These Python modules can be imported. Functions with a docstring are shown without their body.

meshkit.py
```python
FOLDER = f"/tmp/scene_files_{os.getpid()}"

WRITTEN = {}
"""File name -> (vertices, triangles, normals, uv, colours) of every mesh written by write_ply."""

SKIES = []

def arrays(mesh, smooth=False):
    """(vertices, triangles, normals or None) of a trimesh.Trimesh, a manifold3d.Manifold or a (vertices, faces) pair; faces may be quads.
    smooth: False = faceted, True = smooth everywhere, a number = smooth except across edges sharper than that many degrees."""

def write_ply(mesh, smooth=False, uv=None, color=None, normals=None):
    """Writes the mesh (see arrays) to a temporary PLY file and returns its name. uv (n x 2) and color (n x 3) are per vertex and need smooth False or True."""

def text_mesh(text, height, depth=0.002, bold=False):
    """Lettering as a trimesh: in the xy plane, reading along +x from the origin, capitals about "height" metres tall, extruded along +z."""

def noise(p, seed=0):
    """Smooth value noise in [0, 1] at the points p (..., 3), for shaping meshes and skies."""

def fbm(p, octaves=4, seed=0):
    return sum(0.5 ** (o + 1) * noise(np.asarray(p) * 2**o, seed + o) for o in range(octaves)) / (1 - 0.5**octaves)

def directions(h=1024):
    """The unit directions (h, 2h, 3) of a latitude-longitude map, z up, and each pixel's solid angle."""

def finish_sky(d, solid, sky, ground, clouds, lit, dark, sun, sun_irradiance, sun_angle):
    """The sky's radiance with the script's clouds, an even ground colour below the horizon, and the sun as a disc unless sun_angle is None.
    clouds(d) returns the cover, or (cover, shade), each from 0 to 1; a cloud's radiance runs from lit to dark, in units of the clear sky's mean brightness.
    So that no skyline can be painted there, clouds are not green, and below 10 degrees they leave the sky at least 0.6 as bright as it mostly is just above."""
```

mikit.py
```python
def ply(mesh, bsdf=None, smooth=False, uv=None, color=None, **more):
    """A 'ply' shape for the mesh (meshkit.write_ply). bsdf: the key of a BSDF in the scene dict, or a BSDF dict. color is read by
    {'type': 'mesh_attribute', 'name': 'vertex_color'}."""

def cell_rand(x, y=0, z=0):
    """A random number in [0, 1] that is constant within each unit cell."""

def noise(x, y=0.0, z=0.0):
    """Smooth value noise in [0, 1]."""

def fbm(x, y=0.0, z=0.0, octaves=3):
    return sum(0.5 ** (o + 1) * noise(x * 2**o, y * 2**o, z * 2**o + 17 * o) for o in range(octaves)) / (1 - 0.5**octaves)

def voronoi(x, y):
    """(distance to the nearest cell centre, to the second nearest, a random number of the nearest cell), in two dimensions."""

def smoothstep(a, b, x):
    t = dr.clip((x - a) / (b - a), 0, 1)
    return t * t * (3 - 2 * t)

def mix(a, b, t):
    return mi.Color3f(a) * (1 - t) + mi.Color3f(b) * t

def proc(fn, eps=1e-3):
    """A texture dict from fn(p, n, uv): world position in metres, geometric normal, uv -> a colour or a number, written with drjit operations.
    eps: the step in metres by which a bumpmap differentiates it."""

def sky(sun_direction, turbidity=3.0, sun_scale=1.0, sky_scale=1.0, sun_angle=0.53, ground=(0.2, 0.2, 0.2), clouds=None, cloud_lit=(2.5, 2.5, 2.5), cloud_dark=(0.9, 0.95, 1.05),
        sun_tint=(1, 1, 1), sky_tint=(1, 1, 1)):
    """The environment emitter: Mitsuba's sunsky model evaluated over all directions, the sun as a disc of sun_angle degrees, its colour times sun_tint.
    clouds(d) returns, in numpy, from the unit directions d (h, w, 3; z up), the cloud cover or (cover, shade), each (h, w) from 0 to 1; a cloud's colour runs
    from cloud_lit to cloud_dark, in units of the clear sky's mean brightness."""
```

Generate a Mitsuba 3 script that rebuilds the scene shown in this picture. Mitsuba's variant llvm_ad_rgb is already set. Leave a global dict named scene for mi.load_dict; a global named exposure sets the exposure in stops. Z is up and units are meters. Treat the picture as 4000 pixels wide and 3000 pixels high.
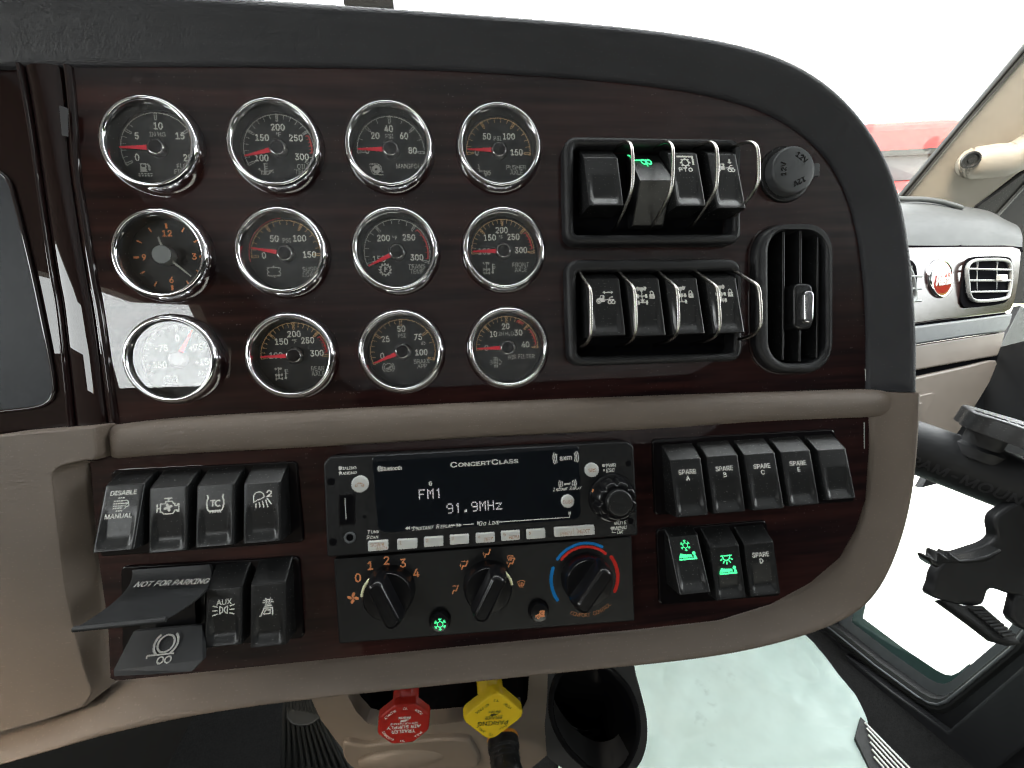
import math
import numpy as np, trimesh, shapely
from shapely.geometry import Polygon, LineString, Point, box
from shapely import affinity
from shapely.ops import unary_union
import mitsuba as mi, drjit as dr, mikit, meshkit
from mikit import proc, noise, fbm, smoothstep, mix

T = mi.ScalarTransform4f
scene, labels = {}, {}

# ------------------------------------------------------------------ camera, sky, exposure
# Everything on the dash is written in millimetres of the dash's own frame: u to the right, v up the panel, w out of
# it towards the driver. The panel leans back 18 degrees and stands 1.9 m above the ground outside.
TILT = math.radians(18)
SA, CA = math.sin(TILT), math.cos(TILT)
WORLD = np.array([[1, 0, 0, 0], [0, SA, -CA, 0], [0, CA, SA, 1900], [0, 0, 0, 1000]], float) / 1000
WORLD[3, 3] = 1


def to_world(p):
    p = np.atleast_2d(np.asarray(p, float))
    return p @ WORLD[:3, :3].T + WORLD[:3, 3]


CAM = np.array([74.7, -67.75, 297.5])
FWD, DOWN = np.array([0.10737, -0.07499, -0.99139]), np.array([-0.04859, -0.99636, 0.07011])
o, t, up = to_world(CAM)[0], to_world(CAM + 100 * FWD)[0], to_world(CAM - 100 * DOWN)[0] - to_world(CAM)[0]
scene["camera"] = {"type": "perspective", "fov": 99.28, "fov_axis": "x", "near_clip": 0.02, "far_clip": 2000.0,
                   "to_world": T().look_at(origin=o.tolist(), target=t.tolist(), up=up.tolist())}
scene["sky_light"] = mikit.sky((-0.55, -0.5, 0.75), turbidity=3, sun_scale=0.2, sun_angle=24, clouds=lambda d: 1.0, cloud_lit=(2.4, 2.5, 2.48))
exposure = 5.1

# ------------------------------------------------------------------ materials
RGB = lambda *c: {"type": "rgb", "value": list(c)}


def two(b):
    return {"type": "twosided", "bsdf": b}


def principled(col, rough, **k):
    return {"type": "principled", "base_color": RGB(*col) if isinstance(col, tuple) else col, "roughness": rough, "specular": 0.5, **k}


def grain(p, n, uv):
    q = 950.0
    a = noise(p.x * q, p.y * q, p.z * q)
    b = noise(p.x * q * 2.1 + 7, p.y * q * 2.1, p.z * q * 2.1)
    return dr.abs(a - 0.5) * 1.4 + 0.35 * b


def coarse(p, n, uv):
    q = 800.0
    a = noise(p.x * q, p.y * q, p.z * q)
    b = noise(p.x * q * 2.1 + 7, p.y * q * 2.1, p.z * q * 2.1)
    return dr.abs(a - 0.5) * 1.4 + 0.4 * b


def fine(p, n, uv):
    q = 2600.0
    return noise(p.x * q, p.y * q, p.z * q)


def bump(b, fn, scale, eps=2e-4):
    return {"type": "bumpmap", "arbitrary": proc(fn, eps=eps), "scale": scale, "bsdf": b}


def wood_colour(p, n, uv):
    v = p.z * CA + p.y * SA
    g = fbm(p.x * 14 + 3, v * 210, p.y * 30, 4)
    s = fbm(p.x * 5, v * 55 + 9, 2.0, 3)
    base = mix((0.012, 0.0065, 0.0075), (0.066, 0.021, 0.0175), dr.clip(g * 1.5 - 0.45, 0, 1) * (0.45 + 0.55 * s))
    dust = smoothstep(0.87, 0.95, noise(p.x * 820, p.y * 820, p.z * 820)) * smoothstep(0.35, 0.7, noise(p.x * 22, p.y * 22, p.z * 22 + 4))
    return mix(base, (0.14, 0.13, 0.125), dust * 0.4)


def worn(lo, hi, q):
    def f(p, n, uv):
        return mix(lo, hi, fbm(p.x * q, p.y * q, p.z * q, 3))
    return proc(f)


def hide(lo, hi, q, pore=900.0, amount=0.2):
    """Leather: slow wear in the tone and darker pores between the grains."""
    def f(p, n, uv):
        g = dr.abs(noise(p.x * pore, p.y * pore, p.z * pore) - 0.5) * 2
        return mix(lo, hi, fbm(p.x * q, p.y * q, p.z * q, 3)) * (1 + amount * (0.5 - smoothstep(0.0, 0.45, 1 - g)))
    return proc(f)


def dusty(lo, hi, q):
    def f(p, n, uv):
        d = smoothstep(0.84, 0.93, noise(p.x * 1300, p.y * 1300, p.z * 1300))
        return mix(mix(lo, hi, fbm(p.x * q, p.y * q, p.z * q, 3)), (0.16, 0.16, 0.155), d * 0.5)
    return proc(f)


def sheet_colour(p, n, uv):
    q = fbm(p.x * 40, p.y * 40, p.z * 40, 4)
    d = smoothstep(0.62, 0.75, fbm(p.x * 23 + 5, p.y * 31, p.z * 23, 4)) * smoothstep(0.5, 0.62, noise(p.x * 6, p.y * 6, 3.0))
    return mix(mix((0.325, 0.415, 0.382), (0.365, 0.465, 0.432), q), (0.2, 0.26, 0.23), d * 0.35)


def carpet_colour(p, n, uv):
    return mix((0.006, 0.006, 0.006), (0.02, 0.02, 0.02), noise(p.x * 700, p.y * 700, p.z * 700))


def ground_colour(p, n, uv):
    g = fbm(p.x * 0.7, p.y * 0.7, 0.0, 4)
    lawn = smoothstep(11.0, 13.0, p.x + 2 * noise(p.x * 0.4, p.y * 0.4))
    return mix(mix((0.34, 0.35, 0.32), (0.46, 0.46, 0.43), g), mix((0.06, 0.10, 0.025), (0.12, 0.17, 0.05), g), lawn)


MATS = {
    "wood": two({"type": "plastic", "diffuse_reflectance": proc(wood_colour), "int_ior": 1.72}),
    "gloss_black": two({"type": "plastic", "diffuse_reflectance": RGB(0.006, 0.005, 0.006), "int_ior": 1.52}),
    "gloss_wood": two({"type": "plastic", "diffuse_reflectance": RGB(0.016, 0.008, 0.008), "int_ior": 1.6}),
    "leather_dark": two(bump(principled(hide((0.027, 0.028, 0.033), (0.037, 0.038, 0.044), 30), 0.5), grain, 0.0006)),
    "leather_tan": two(bump(principled(hide((0.168, 0.134, 0.108), (0.20, 0.161, 0.132), 25), 0.5), grain, 0.0006)),
    "leather_bar": two(bump(principled(hide((0.168, 0.134, 0.108), (0.20, 0.161, 0.132), 25), 0.45), coarse, 0.0009)),
    "tan_plastic": two(bump(principled(worn((0.14, 0.117, 0.096), (0.17, 0.143, 0.12), 12), 0.5), fine, 0.0001)),
    "cream_vinyl": two(bump(principled(worn((0.165, 0.15, 0.125), (0.20, 0.183, 0.155), 12), 0.55), grain, 0.0003)),
    "cream_plastic": two(principled((0.17, 0.158, 0.134), 0.5)),
    "black_plastic": two(bump(principled(dusty((0.0085, 0.009, 0.0095), (0.013, 0.0135, 0.014), 60), 0.32), fine, 0.00005)),
    "black_matte": two(bump(principled((0.0115, 0.012, 0.0135), 0.5), fine, 0.00014)),
    "panel_black": two(bump({**principled((0.0065, 0.007, 0.008), 0.45), "specular": 0.35}, fine, 0.0001)),
    "black_knob": two(principled((0.006, 0.006, 0.007), 0.19)),
    "pedal_rubber": two(principled((0.028, 0.03, 0.031), 0.6)),
    "paddle_grey": two(bump(principled((0.022, 0.023, 0.0245), 0.45), fine, 0.0001)),
    "vent_grey": two(principled((0.2, 0.21, 0.21), 0.4)),
    "black_rubber": two(principled((0.014, 0.015, 0.015), 0.7)),
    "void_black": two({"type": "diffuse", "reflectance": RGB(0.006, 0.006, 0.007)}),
    "socket_grey": two(bump(principled((0.07, 0.074, 0.078), 0.36), fine, 0.00016)),
    "cup_black": two(bump(principled((0.05, 0.052, 0.054), 0.3), fine, 0.00005)),
    "grey_pad": two(bump(principled(worn((0.034, 0.038, 0.040), (0.05, 0.054, 0.056), 15), 0.5), grain, 0.0003)),
    "grey_trim": two(principled((0.07, 0.076, 0.08), 0.5)),
    "chrome": two({"type": "roughconductor", "material": "Al", "alpha": 0.02, "specular_reflectance": RGB(0.86, 0.87, 0.88)}),
    "steel_wire": two({"type": "roughconductor", "material": "Al", "alpha": 0.2, "specular_reflectance": RGB(0.72, 0.70, 0.64)}),
    "gloss_trim": two({"type": "roughplastic", "diffuse_reflectance": RGB(0.03, 0.016, 0.015), "int_ior": 1.62, "alpha": 0.035}),
    "dial_black": two(principled((0.008, 0.009, 0.010), 0.6)),
    "lens_dark": two({"type": "plastic", "diffuse_reflectance": RGB(0.008, 0.010, 0.013), "int_ior": 1.5}),
    "cluster_lens": two(principled((0.008, 0.011, 0.016), 0.6)),
    "hub_grey": two({"type": "diffuse", "reflectance": RGB(0.22, 0.23, 0.23)}),
    "print_white": two({"type": "diffuse", "reflectance": RGB(0.70, 0.70, 0.66)}),
    "print_grey": two({"type": "diffuse", "reflectance": RGB(0.45, 0.45, 0.43)}),
    "print_amber": two({"type": "diffuse", "reflectance": RGB(0.62, 0.38, 0.18)}),
    "print_orange": two({"type": "diffuse", "reflectance": RGB(0.85, 0.34, 0.16)}),
    "print_rust": two({"type": "diffuse", "reflectance": RGB(0.42, 0.18, 0.08)}),
    "print_red": two({"type": "diffuse", "reflectance": RGB(0.60, 0.05, 0.05)}),
    "print_blue": two({"type": "diffuse", "reflectance": RGB(0.02, 0.24, 0.62)}),
    "print_hot": two({"type": "diffuse", "reflectance": RGB(0.75, 0.05, 0.04)}),
    "print_black": two({"type": "diffuse", "reflectance": RGB(0.02, 0.02, 0.02)}),
    "print_green": two({"type": "diffuse", "reflectance": RGB(0.10, 0.80, 0.35)}),
    "print_faint": two({"type": "diffuse", "reflectance": RGB(0.05, 0.05, 0.053)}),
    "needle_red": two(principled((0.85, 0.02, 0.05), 0.45)),
    "pointer_cream": two(principled((0.75, 0.74, 0.5), 0.4)),
    "button_silver": two(principled((0.55, 0.56, 0.54), 0.4)),
    "knob_red": two(principled((0.36, 0.018, 0.012), 0.4)),
    "knob_yellow": two(principled((0.80, 0.56, 0.02), 0.35)),
    "amber_ring": two(principled((0.55, 0.20, 0.02), 0.15)),
    "gauge_glass": {"type": "thindielectric", "int_ior": 1.58},
    "window_glass": {"type": "thindielectric", "int_ior": 1.5},
    "plastic_sheet": two(bump({"type": "roughplastic", "diffuse_reflectance": proc(sheet_colour), "alpha": 0.25}, lambda p, n, uv: dr.abs(noise(p.x * 7, p.y * 5, p.z * 7) - 0.5) + 0.4 * dr.abs(noise(p.x * 17 + 3, p.y * 13, p.z * 17) - 0.5), 0.022)),
    "carpet": two({"type": "diffuse", "reflectance": proc(carpet_colour)}),
    "headliner": two({"type": "diffuse", "reflectance": RGB(0.60, 0.62, 0.70)}),
    "cab_dark": two({"type": "diffuse", "reflectance": RGB(0.02, 0.019, 0.018)}),
    "enamel_red": two({"type": "plastic", "diffuse_reflectance": RGB(0.35, 0.02, 0.02), "int_ior": 1.9}),
    "red_paint": two({"type": "diffuse", "reflectance": RGB(0.4, 0.06, 0.06)}),
    "ground_mix": two({"type": "diffuse", "reflectance": proc(ground_colour)}),
    "teal_sill": two({"type": "diffuse", "reflectance": RGB(0.03, 0.056, 0.052)}),
    "foliage": two({"type": "diffuse", "reflectance": RGB(0.05, 0.085, 0.025)}),
    "strip_grey": two(principled((0.07, 0.07, 0.075), 0.3)),
}
scene.update(MATS)
GREEN_LIT = {"type": "area", "radiance": RGB(0.0019, 0.030, 0.0095), "sampling_weight": 0.01}
LCD_LIT = {"type": "area", "radiance": RGB(0.0055, 0.0048, 0.006), "sampling_weight": 0.01}

# ------------------------------------------------------------------ mesh helpers (millimetres)
UP = np.eye(4)
LOW = np.array([[1, 0, 0, 0], [0, 0.99619, 0.08716, -110], [0, -0.08716, 0.99619, 4], [0, 0, 0, 1]], float)


def at(u, v, w=0.0, rz=0.0, rx=0.0, ry=0.0, base=UP):
    """A frame on another: moved to (u, v, w), turned rz about w, then rx about u, ry about v (degrees)."""
    m = trimesh.transformations
    return base @ m.translation_matrix([u, v, w]) @ m.rotation_matrix(math.radians(ry), [0, 1, 0]) @ m.rotation_matrix(math.radians(rx), [1, 0, 0]) @ m.rotation_matrix(math.radians(rz), [0, 0, 1])


def number(key):
    n, k = 0, key
    while k in scene or k in labels:
        n += 1
        k = f"{key}_{n:03d}"
    return k


def thing(name, label, cat, group=None, kind=None):
    k = number(name)
    labels[k] = {"label": label, "category": cat}
    if group:
        labels[k]["group"] = group
    if kind:
        labels[k]["kind"] = kind
    return k


def part(parent, name, mesh, mat, frame=UP, smooth=35, label=None, emit=None, kind=None):
    """One entry of the scene: the mesh (mm in its frame) in metres of the world."""
    if isinstance(mesh, (list, tuple)) and not isinstance(mesh[0], np.ndarray):
        mesh = trimesh.util.concatenate(mesh)
    mesh = mesh.copy()
    mesh.apply_transform(WORLD @ frame)
    k = number(f"{parent}__{name}") if parent else name
    more = {"emitter": emit} if emit else {}
    scene[k] = mikit.ply(mesh, mat, smooth=smooth, **more)
    if label or kind:
        labels[k] = {}
        if label:
            labels[k]["label"] = label
        if kind:
            labels[k]["kind"] = kind
    return k


def mesh_of(v, f):
    f = np.asarray(f, int)
    if f.shape[1] == 4:
        f = np.vstack([f[:, [0, 1, 2]], f[:, [0, 2, 3]]])
    m = trimesh.Trimesh(np.asarray(v, float), f, process=False)
    return m


def grid(rows, closed=False):
    rows = np.asarray(rows, float)
    a, b = rows.shape[:2]
    i, j = np.meshgrid(np.arange(a - 1), np.arange(b if closed else b - 1), indexing="ij")
    jn = (j + 1) % b
    q = np.stack([i * b + j, i * b + jn, (i + 1) * b + jn, (i + 1) * b + j], -1).reshape(-1, 4)
    return mesh_of(rows.reshape(-1, 3), q)


def cap(ring):
    """A flat (or gently bent) lid on a closed ring."""
    ring = np.asarray(ring, float)
    c = ring.mean(0)
    n = np.zeros(3)
    for k in range(len(ring)):
        n += np.cross(ring[k] - c, ring[(k + 1) % len(ring)] - c)
    n /= np.linalg.norm(n) + 1e-12
    x = np.cross(n, [0, 0, 1.0] if abs(n[2]) < 0.8 else [0, 1.0, 0])
    x /= np.linalg.norm(x)
    y = np.cross(n, x)
    p2 = np.c_[(ring - c) @ x, (ring - c) @ y]
    v, f = trimesh.creation.triangulate_polygon(Polygon(p2), engine="earcut")
    d = np.linalg.norm(v[:, None] - p2[None], axis=2).argmin(1)
    m = mesh_of(ring, d[f])
    if len(m.face_normals) and (m.face_normals.mean(0) @ n) < 0:
        m.invert()
    return m


def loft(rings, lid0=True, lid1=True):
    m = [grid(rings, True)]
    if lid0:
        m.append(cap(np.asarray(rings[0])[::-1]))
    if lid1:
        m.append(cap(rings[-1]))
    return trimesh.util.concatenate(m)


def ccw(p):
    p = np.asarray(p, float)
    a = np.sum(p[:, 0] * np.roll(p[:, 1], -1) - p[:, 1] * np.roll(p[:, 0], -1))
    return p if a > 0 else p[::-1]


def inset(ring, d):
    """A closed 2-D ring moved inwards by d along its vertex normals."""
    e = np.roll(ring, -1, 0) - ring
    e /= np.linalg.norm(e, axis=1, keepdims=True) + 1e-9
    n = np.c_[-e[:, 1], e[:, 0]]
    m = n + np.roll(n, 1, 0)
    m /= np.maximum((m * n).sum(1, keepdims=True), 0.35)
    return ring + m * d


def rquad(c, r, n=6):
    """Corners rounded by r (one number or one per corner), n points each, counter-clockwise."""
    c = ccw(c)
    rs = np.broadcast_to(r, (len(c),))
    out = []
    for k in range(len(c)):
        p, q, s = c[k - 1], c[k], c[(k + 1) % len(c)]
        la, lb = np.linalg.norm(p - q), np.linalg.norm(s - q)
        rr = min(rs[k], la * 0.48, lb * 0.48)
        a, b = q + (p - q) / la * rr, q + (s - q) / lb * rr
        for t in np.linspace(0, 1, n):
            w1, w2, w3 = (1 - t) ** 2, 2 * t * (1 - t) * 0.8, t * t
            out.append((w1 * a + w2 * q + w3 * b) / (w1 + w2 + w3))
    return np.array(out)


def rect(w, h, r=1.0, n=5, cx=0, cy=0):
    return rquad([(cx - w / 2, cy - h / 2), (cx + w / 2, cy - h / 2), (cx + w / 2, cy + h / 2), (cx - w / 2, cy + h / 2)], r, n)


def lift(ring, z):
    return np.c_[ring, np.full(len(ring), float(z))]


def slab(ring, z0, z1, bev=0.6, steps=3):
    """A plate from z0 to z1 on a closed outline, its front edge rounded by bev."""
    ring = ccw(ring)
    rings = [lift(ring, z0)]
    for t in np.linspace(0, math.pi / 2, steps + 1):
        rings.append(lift(inset(ring, bev * (1 - math.cos(t))), z1 - bev + bev * math.sin(t)))
    return loft(rings)


def frame_of(outer, inner, z0, z1, bev=0.8, depth=None, steps=3):
    """A rounded frame between two outlines with equal point counts; depth: how far the inner wall goes down."""
    outer, inner = ccw(outer), ccw(inner)
    rings = [lift(outer, z0)]
    for t in np.linspace(0, math.pi / 2, steps + 1):
        rings.append(lift(inset(outer, bev * (1 - math.cos(t))), z1 - bev + bev * math.sin(t)))
    for t in np.linspace(0, math.pi / 2, steps + 1):
        rings.append(lift(inset(inner, -bev * (1 - math.sin(t))), z1 - bev + bev * math.cos(t)))
    rings.append(lift(inner, z0 if depth is None else depth))
    return grid(rings, True)


def lathe(prof, n=48, a0=0.0, a1=2 * math.pi):
    full = abs(a1 - a0) > 6.28
    a = np.linspace(a0, a1, n, endpoint=not full)
    rows = [np.c_[r * np.cos(a), r * np.sin(a), np.full(n, float(z))] for r, z in prof]
    return grid(rows, full)


def tube(path, r, n=10, cyc=False):
    p = np.asarray(path, float)
    t = np.roll(p, -1, 0) - np.roll(p, 1, 0) if cyc else np.gradient(p, axis=0)
    t /= np.linalg.norm(t, axis=1, keepdims=True)
    ref = np.array([0.31, 0.2, 0.93]) if abs(t[:, 2]).mean() < 0.8 else np.array([0.9, 0.3, 0.1])
    a = np.cross(t, ref)
    a /= np.linalg.norm(a, axis=1, keepdims=True)
    b = np.cross(t, a)
    s = np.linspace(0, 2 * math.pi, n, endpoint=False)
    r = np.broadcast_to(r, (len(p),))
    rings = p[:, None] + r[:, None, None] * (np.cos(s)[None, :, None] * a[:, None] + np.sin(s)[None, :, None] * b[:, None])
    if cyc:
        return grid(np.concatenate([rings, rings[:1]]), True)
    return loft(list(rings))


def curve(keys, n, closed=False):
    """A smooth (Catmull-Rom) curve of n points through the keys."""
    k = np.asarray(keys, float)
    P = np.vstack([k[-1:], k, k[:2]]) if closed else np.vstack([2 * k[:1] - k[1:2], k, 2 * k[-1:] - k[-2:-1]])
    m = len(P) - 3
    out = []
    for s in np.linspace(0, m, n, endpoint=not closed):
        i = min(int(s), m - 1)
        t = s - i
        a, b, c, d = P[i:i + 4]
        out.append(0.5 * (2 * b + (c - a) * t + (2 * a - 5 * b + 4 * c - d) * t * t + (3 * b - a - 3 * c + d) * t ** 3))
    return np.array(out)


def box3(x0, x1, y0, y1, z0, z1):
    m = trimesh.creation.box([x1 - x0, y1 - y0, z1 - z0])
    m.apply_translation([(x0 + x1) / 2, (y0 + y1) / 2, (z0 + z1) / 2])
    return m


def plate(pts, th, bev=1.0, hole=None, smooth_n=0):
    """A thick plate whose front follows the outline pts (3-D, about flat), built away from the driver."""
    p = np.asarray(pts, float)
    c = p.mean(0)
    n = np.linalg.svd(p - c)[2][2]
    if n @ (CAM - c) < 0:
        n = -n
    x = np.cross([0, 1.0, 0], n)
    x /= np.linalg.norm(x)
    y = np.cross(n, x)
    M = np.eye(4)
    M[:3, 0], M[:3, 1], M[:3, 2], M[:3, 3] = x, y, n, c
    flat = lambda q: np.c_[(np.asarray(q, float) - c) @ x, (np.asarray(q, float) - c) @ y]  # noqa: E731
    if hole is None:
        m = slab(flat(p), -th, 0, bev)
    else:
        poly = Polygon(flat(p), [flat(hole)]).buffer(0)
        m = trimesh.creation.extrude_polygon(poly, th, engine="earcut")
        m.apply_translation([0, 0, -th])
    m.apply_transform(M)
    return m


def plane_frame(o, x, y):
    """A frame with its origin at o whose first axis points to x and whose second leans to y."""
    o, x, y = (np.asarray(q, float) for q in (o, x, y))
    a = (x - o) / np.linalg.norm(x - o)
    n = np.cross(a, y - o)
    n /= np.linalg.norm(n)
    M = np.eye(4)
    M[:3, 0], M[:3, 1], M[:3, 2], M[:3, 3] = a, np.cross(n, a), n, o
    return M


# ------------------------------------------------------------------ print: lettering and pictograms
def ln(pts, w=0.5, capstyle=2):
    return LineString(pts).buffer(w / 2, cap_style=capstyle, join_style=2, quad_segs=4)


def rnd(pts, w=0.5):
    return LineString(pts).buffer(w / 2, quad_segs=4)


def arc(x, y, r, a0, a1, n=20):
    t = np.radians(np.linspace(a0, a1, n))
    return [(x + r * math.cos(q), y + r * math.sin(q)) for q in t]


def disc(x, y, r):
    return Point(x, y).buffer(r, quad_segs=8)


def ring(x, y, r, w):
    return disc(x, y, r + w / 2).difference(disc(x, y, r - w / 2))


def U(*g):
    return unary_union(list(g))


def ink(g, depth=0.12):
    geoms = [q for q in getattr(g, "geoms", [g]) if q.area > 1e-4]
    return trimesh.util.concatenate([trimesh.creation.extrude_polygon(q, depth, engine="earcut") for q in geoms])


TEXTS = {}


def text(s, h, x=0, y=0, bold=True, rot=0.0, wide=1.0, slant=0.0, depth=0.12):
    """Lettering centred on (x, y), capitals h mm tall."""
    if (s, bold) not in TEXTS:
        TEXTS[s, bold] = meshkit.text_mesh(s, 1.0, 1.0, bold)
    m = TEXTS[s, bold].copy()
    b = m.bounds
    m.apply_translation([-(b[0, 0] + b[1, 0]) / 2, -0.5, 0])
    M = np.diag([h * wide, h, depth, 1.0])
    M[0, 1] = slant * h
    m.apply_transform(M)
    m.apply_transform(trimesh.transformations.rotation_matrix(math.radians(rot), [0, 0, 1]))
    m.apply_translation([x, y, 0])
    return m


def small_caps(s, h, x=0, y=0, wide=1.0, slant=0.0, ratio=0.78):
    """Capitals of the words larger than the rest, as on the radio."""
    out, at_ = [], 0.0
    for w, word in enumerate(s.split(" ")):
        k = 0
        while k < len(word):
            j = k + 1
            while j < len(word) and word[j].isupper() == word[k].isupper():
                j += 1
            big = word[k].isupper()
            m = text(word[k:j].upper(), h if big else h * ratio, 0, 0, True, 0, wide, slant)
            m.apply_translation([at_ - m.bounds[0, 0], 0 if big else -h * (1 - ratio) / 2, 0])
            at_ = m.bounds[1, 0] + h * 0.18
            out.append(m)
            k = j
        at_ += h * 0.35
    m = trimesh.util.concatenate(out)
    m.apply_translation([x - (m.bounds[0, 0] + m.bounds[1, 0]) / 2, y, 0])
    return m


DOTS = {"F": "11111 10000 10000 11110 10000 10000 10000", "M": "10001 11011 10101 10101 10001 10001 10001", "1": "00100 01100 00100 00100 00100 00100 00100", "9": "01110 10001 10001 01111 00001 00001 01110",
        ".": "00000 00000 00000 00000 00000 01100 01100", "H": "10001 10001 10001 11111 10001 10001 10001", "z": "00000 00000 11111 00010 00100 01000 11111"}


def dot_text(s, h, x, y):
    """Dot-matrix characters, 5 by 7 dots each."""
    p = h / 7
    out = []
    for k, ch in enumerate(s):
        for r, row in enumerate(DOTS[ch].split()):
            for c, bit in enumerate(row):
                if bit == "1":
                    cx, cy = x + (k * 6.2 + c - (len(s) * 6.2 - 1.2) / 2) * p * 0.92, y + (3 - r) * p
                    out.append(box3(cx - p * 0.36, cx + p * 0.36, cy - p * 0.38, cy + p * 0.38, 0, 0.1))
    return trimesh.util.concatenate(out)


def arc_text(s, h, r, mid, bold=True, inward=False, step=None):
    """Letters one by one along a circle of radius r, centred on the angle mid (degrees)."""
    step = step or h * 0.86 / r * 57.3
    out = []
    for k, ch in enumerate(s):
        if ch == " ":
            continue
        off = (k - (len(s) - 1) / 2) * step
        a = mid + off if inward else mid - off
        out.append(text(ch, h, r * math.cos(math.radians(a)), r * math.sin(math.radians(a)), bold, a + 90 if inward else a - 90))
    return trimesh.util.concatenate(out)


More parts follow.
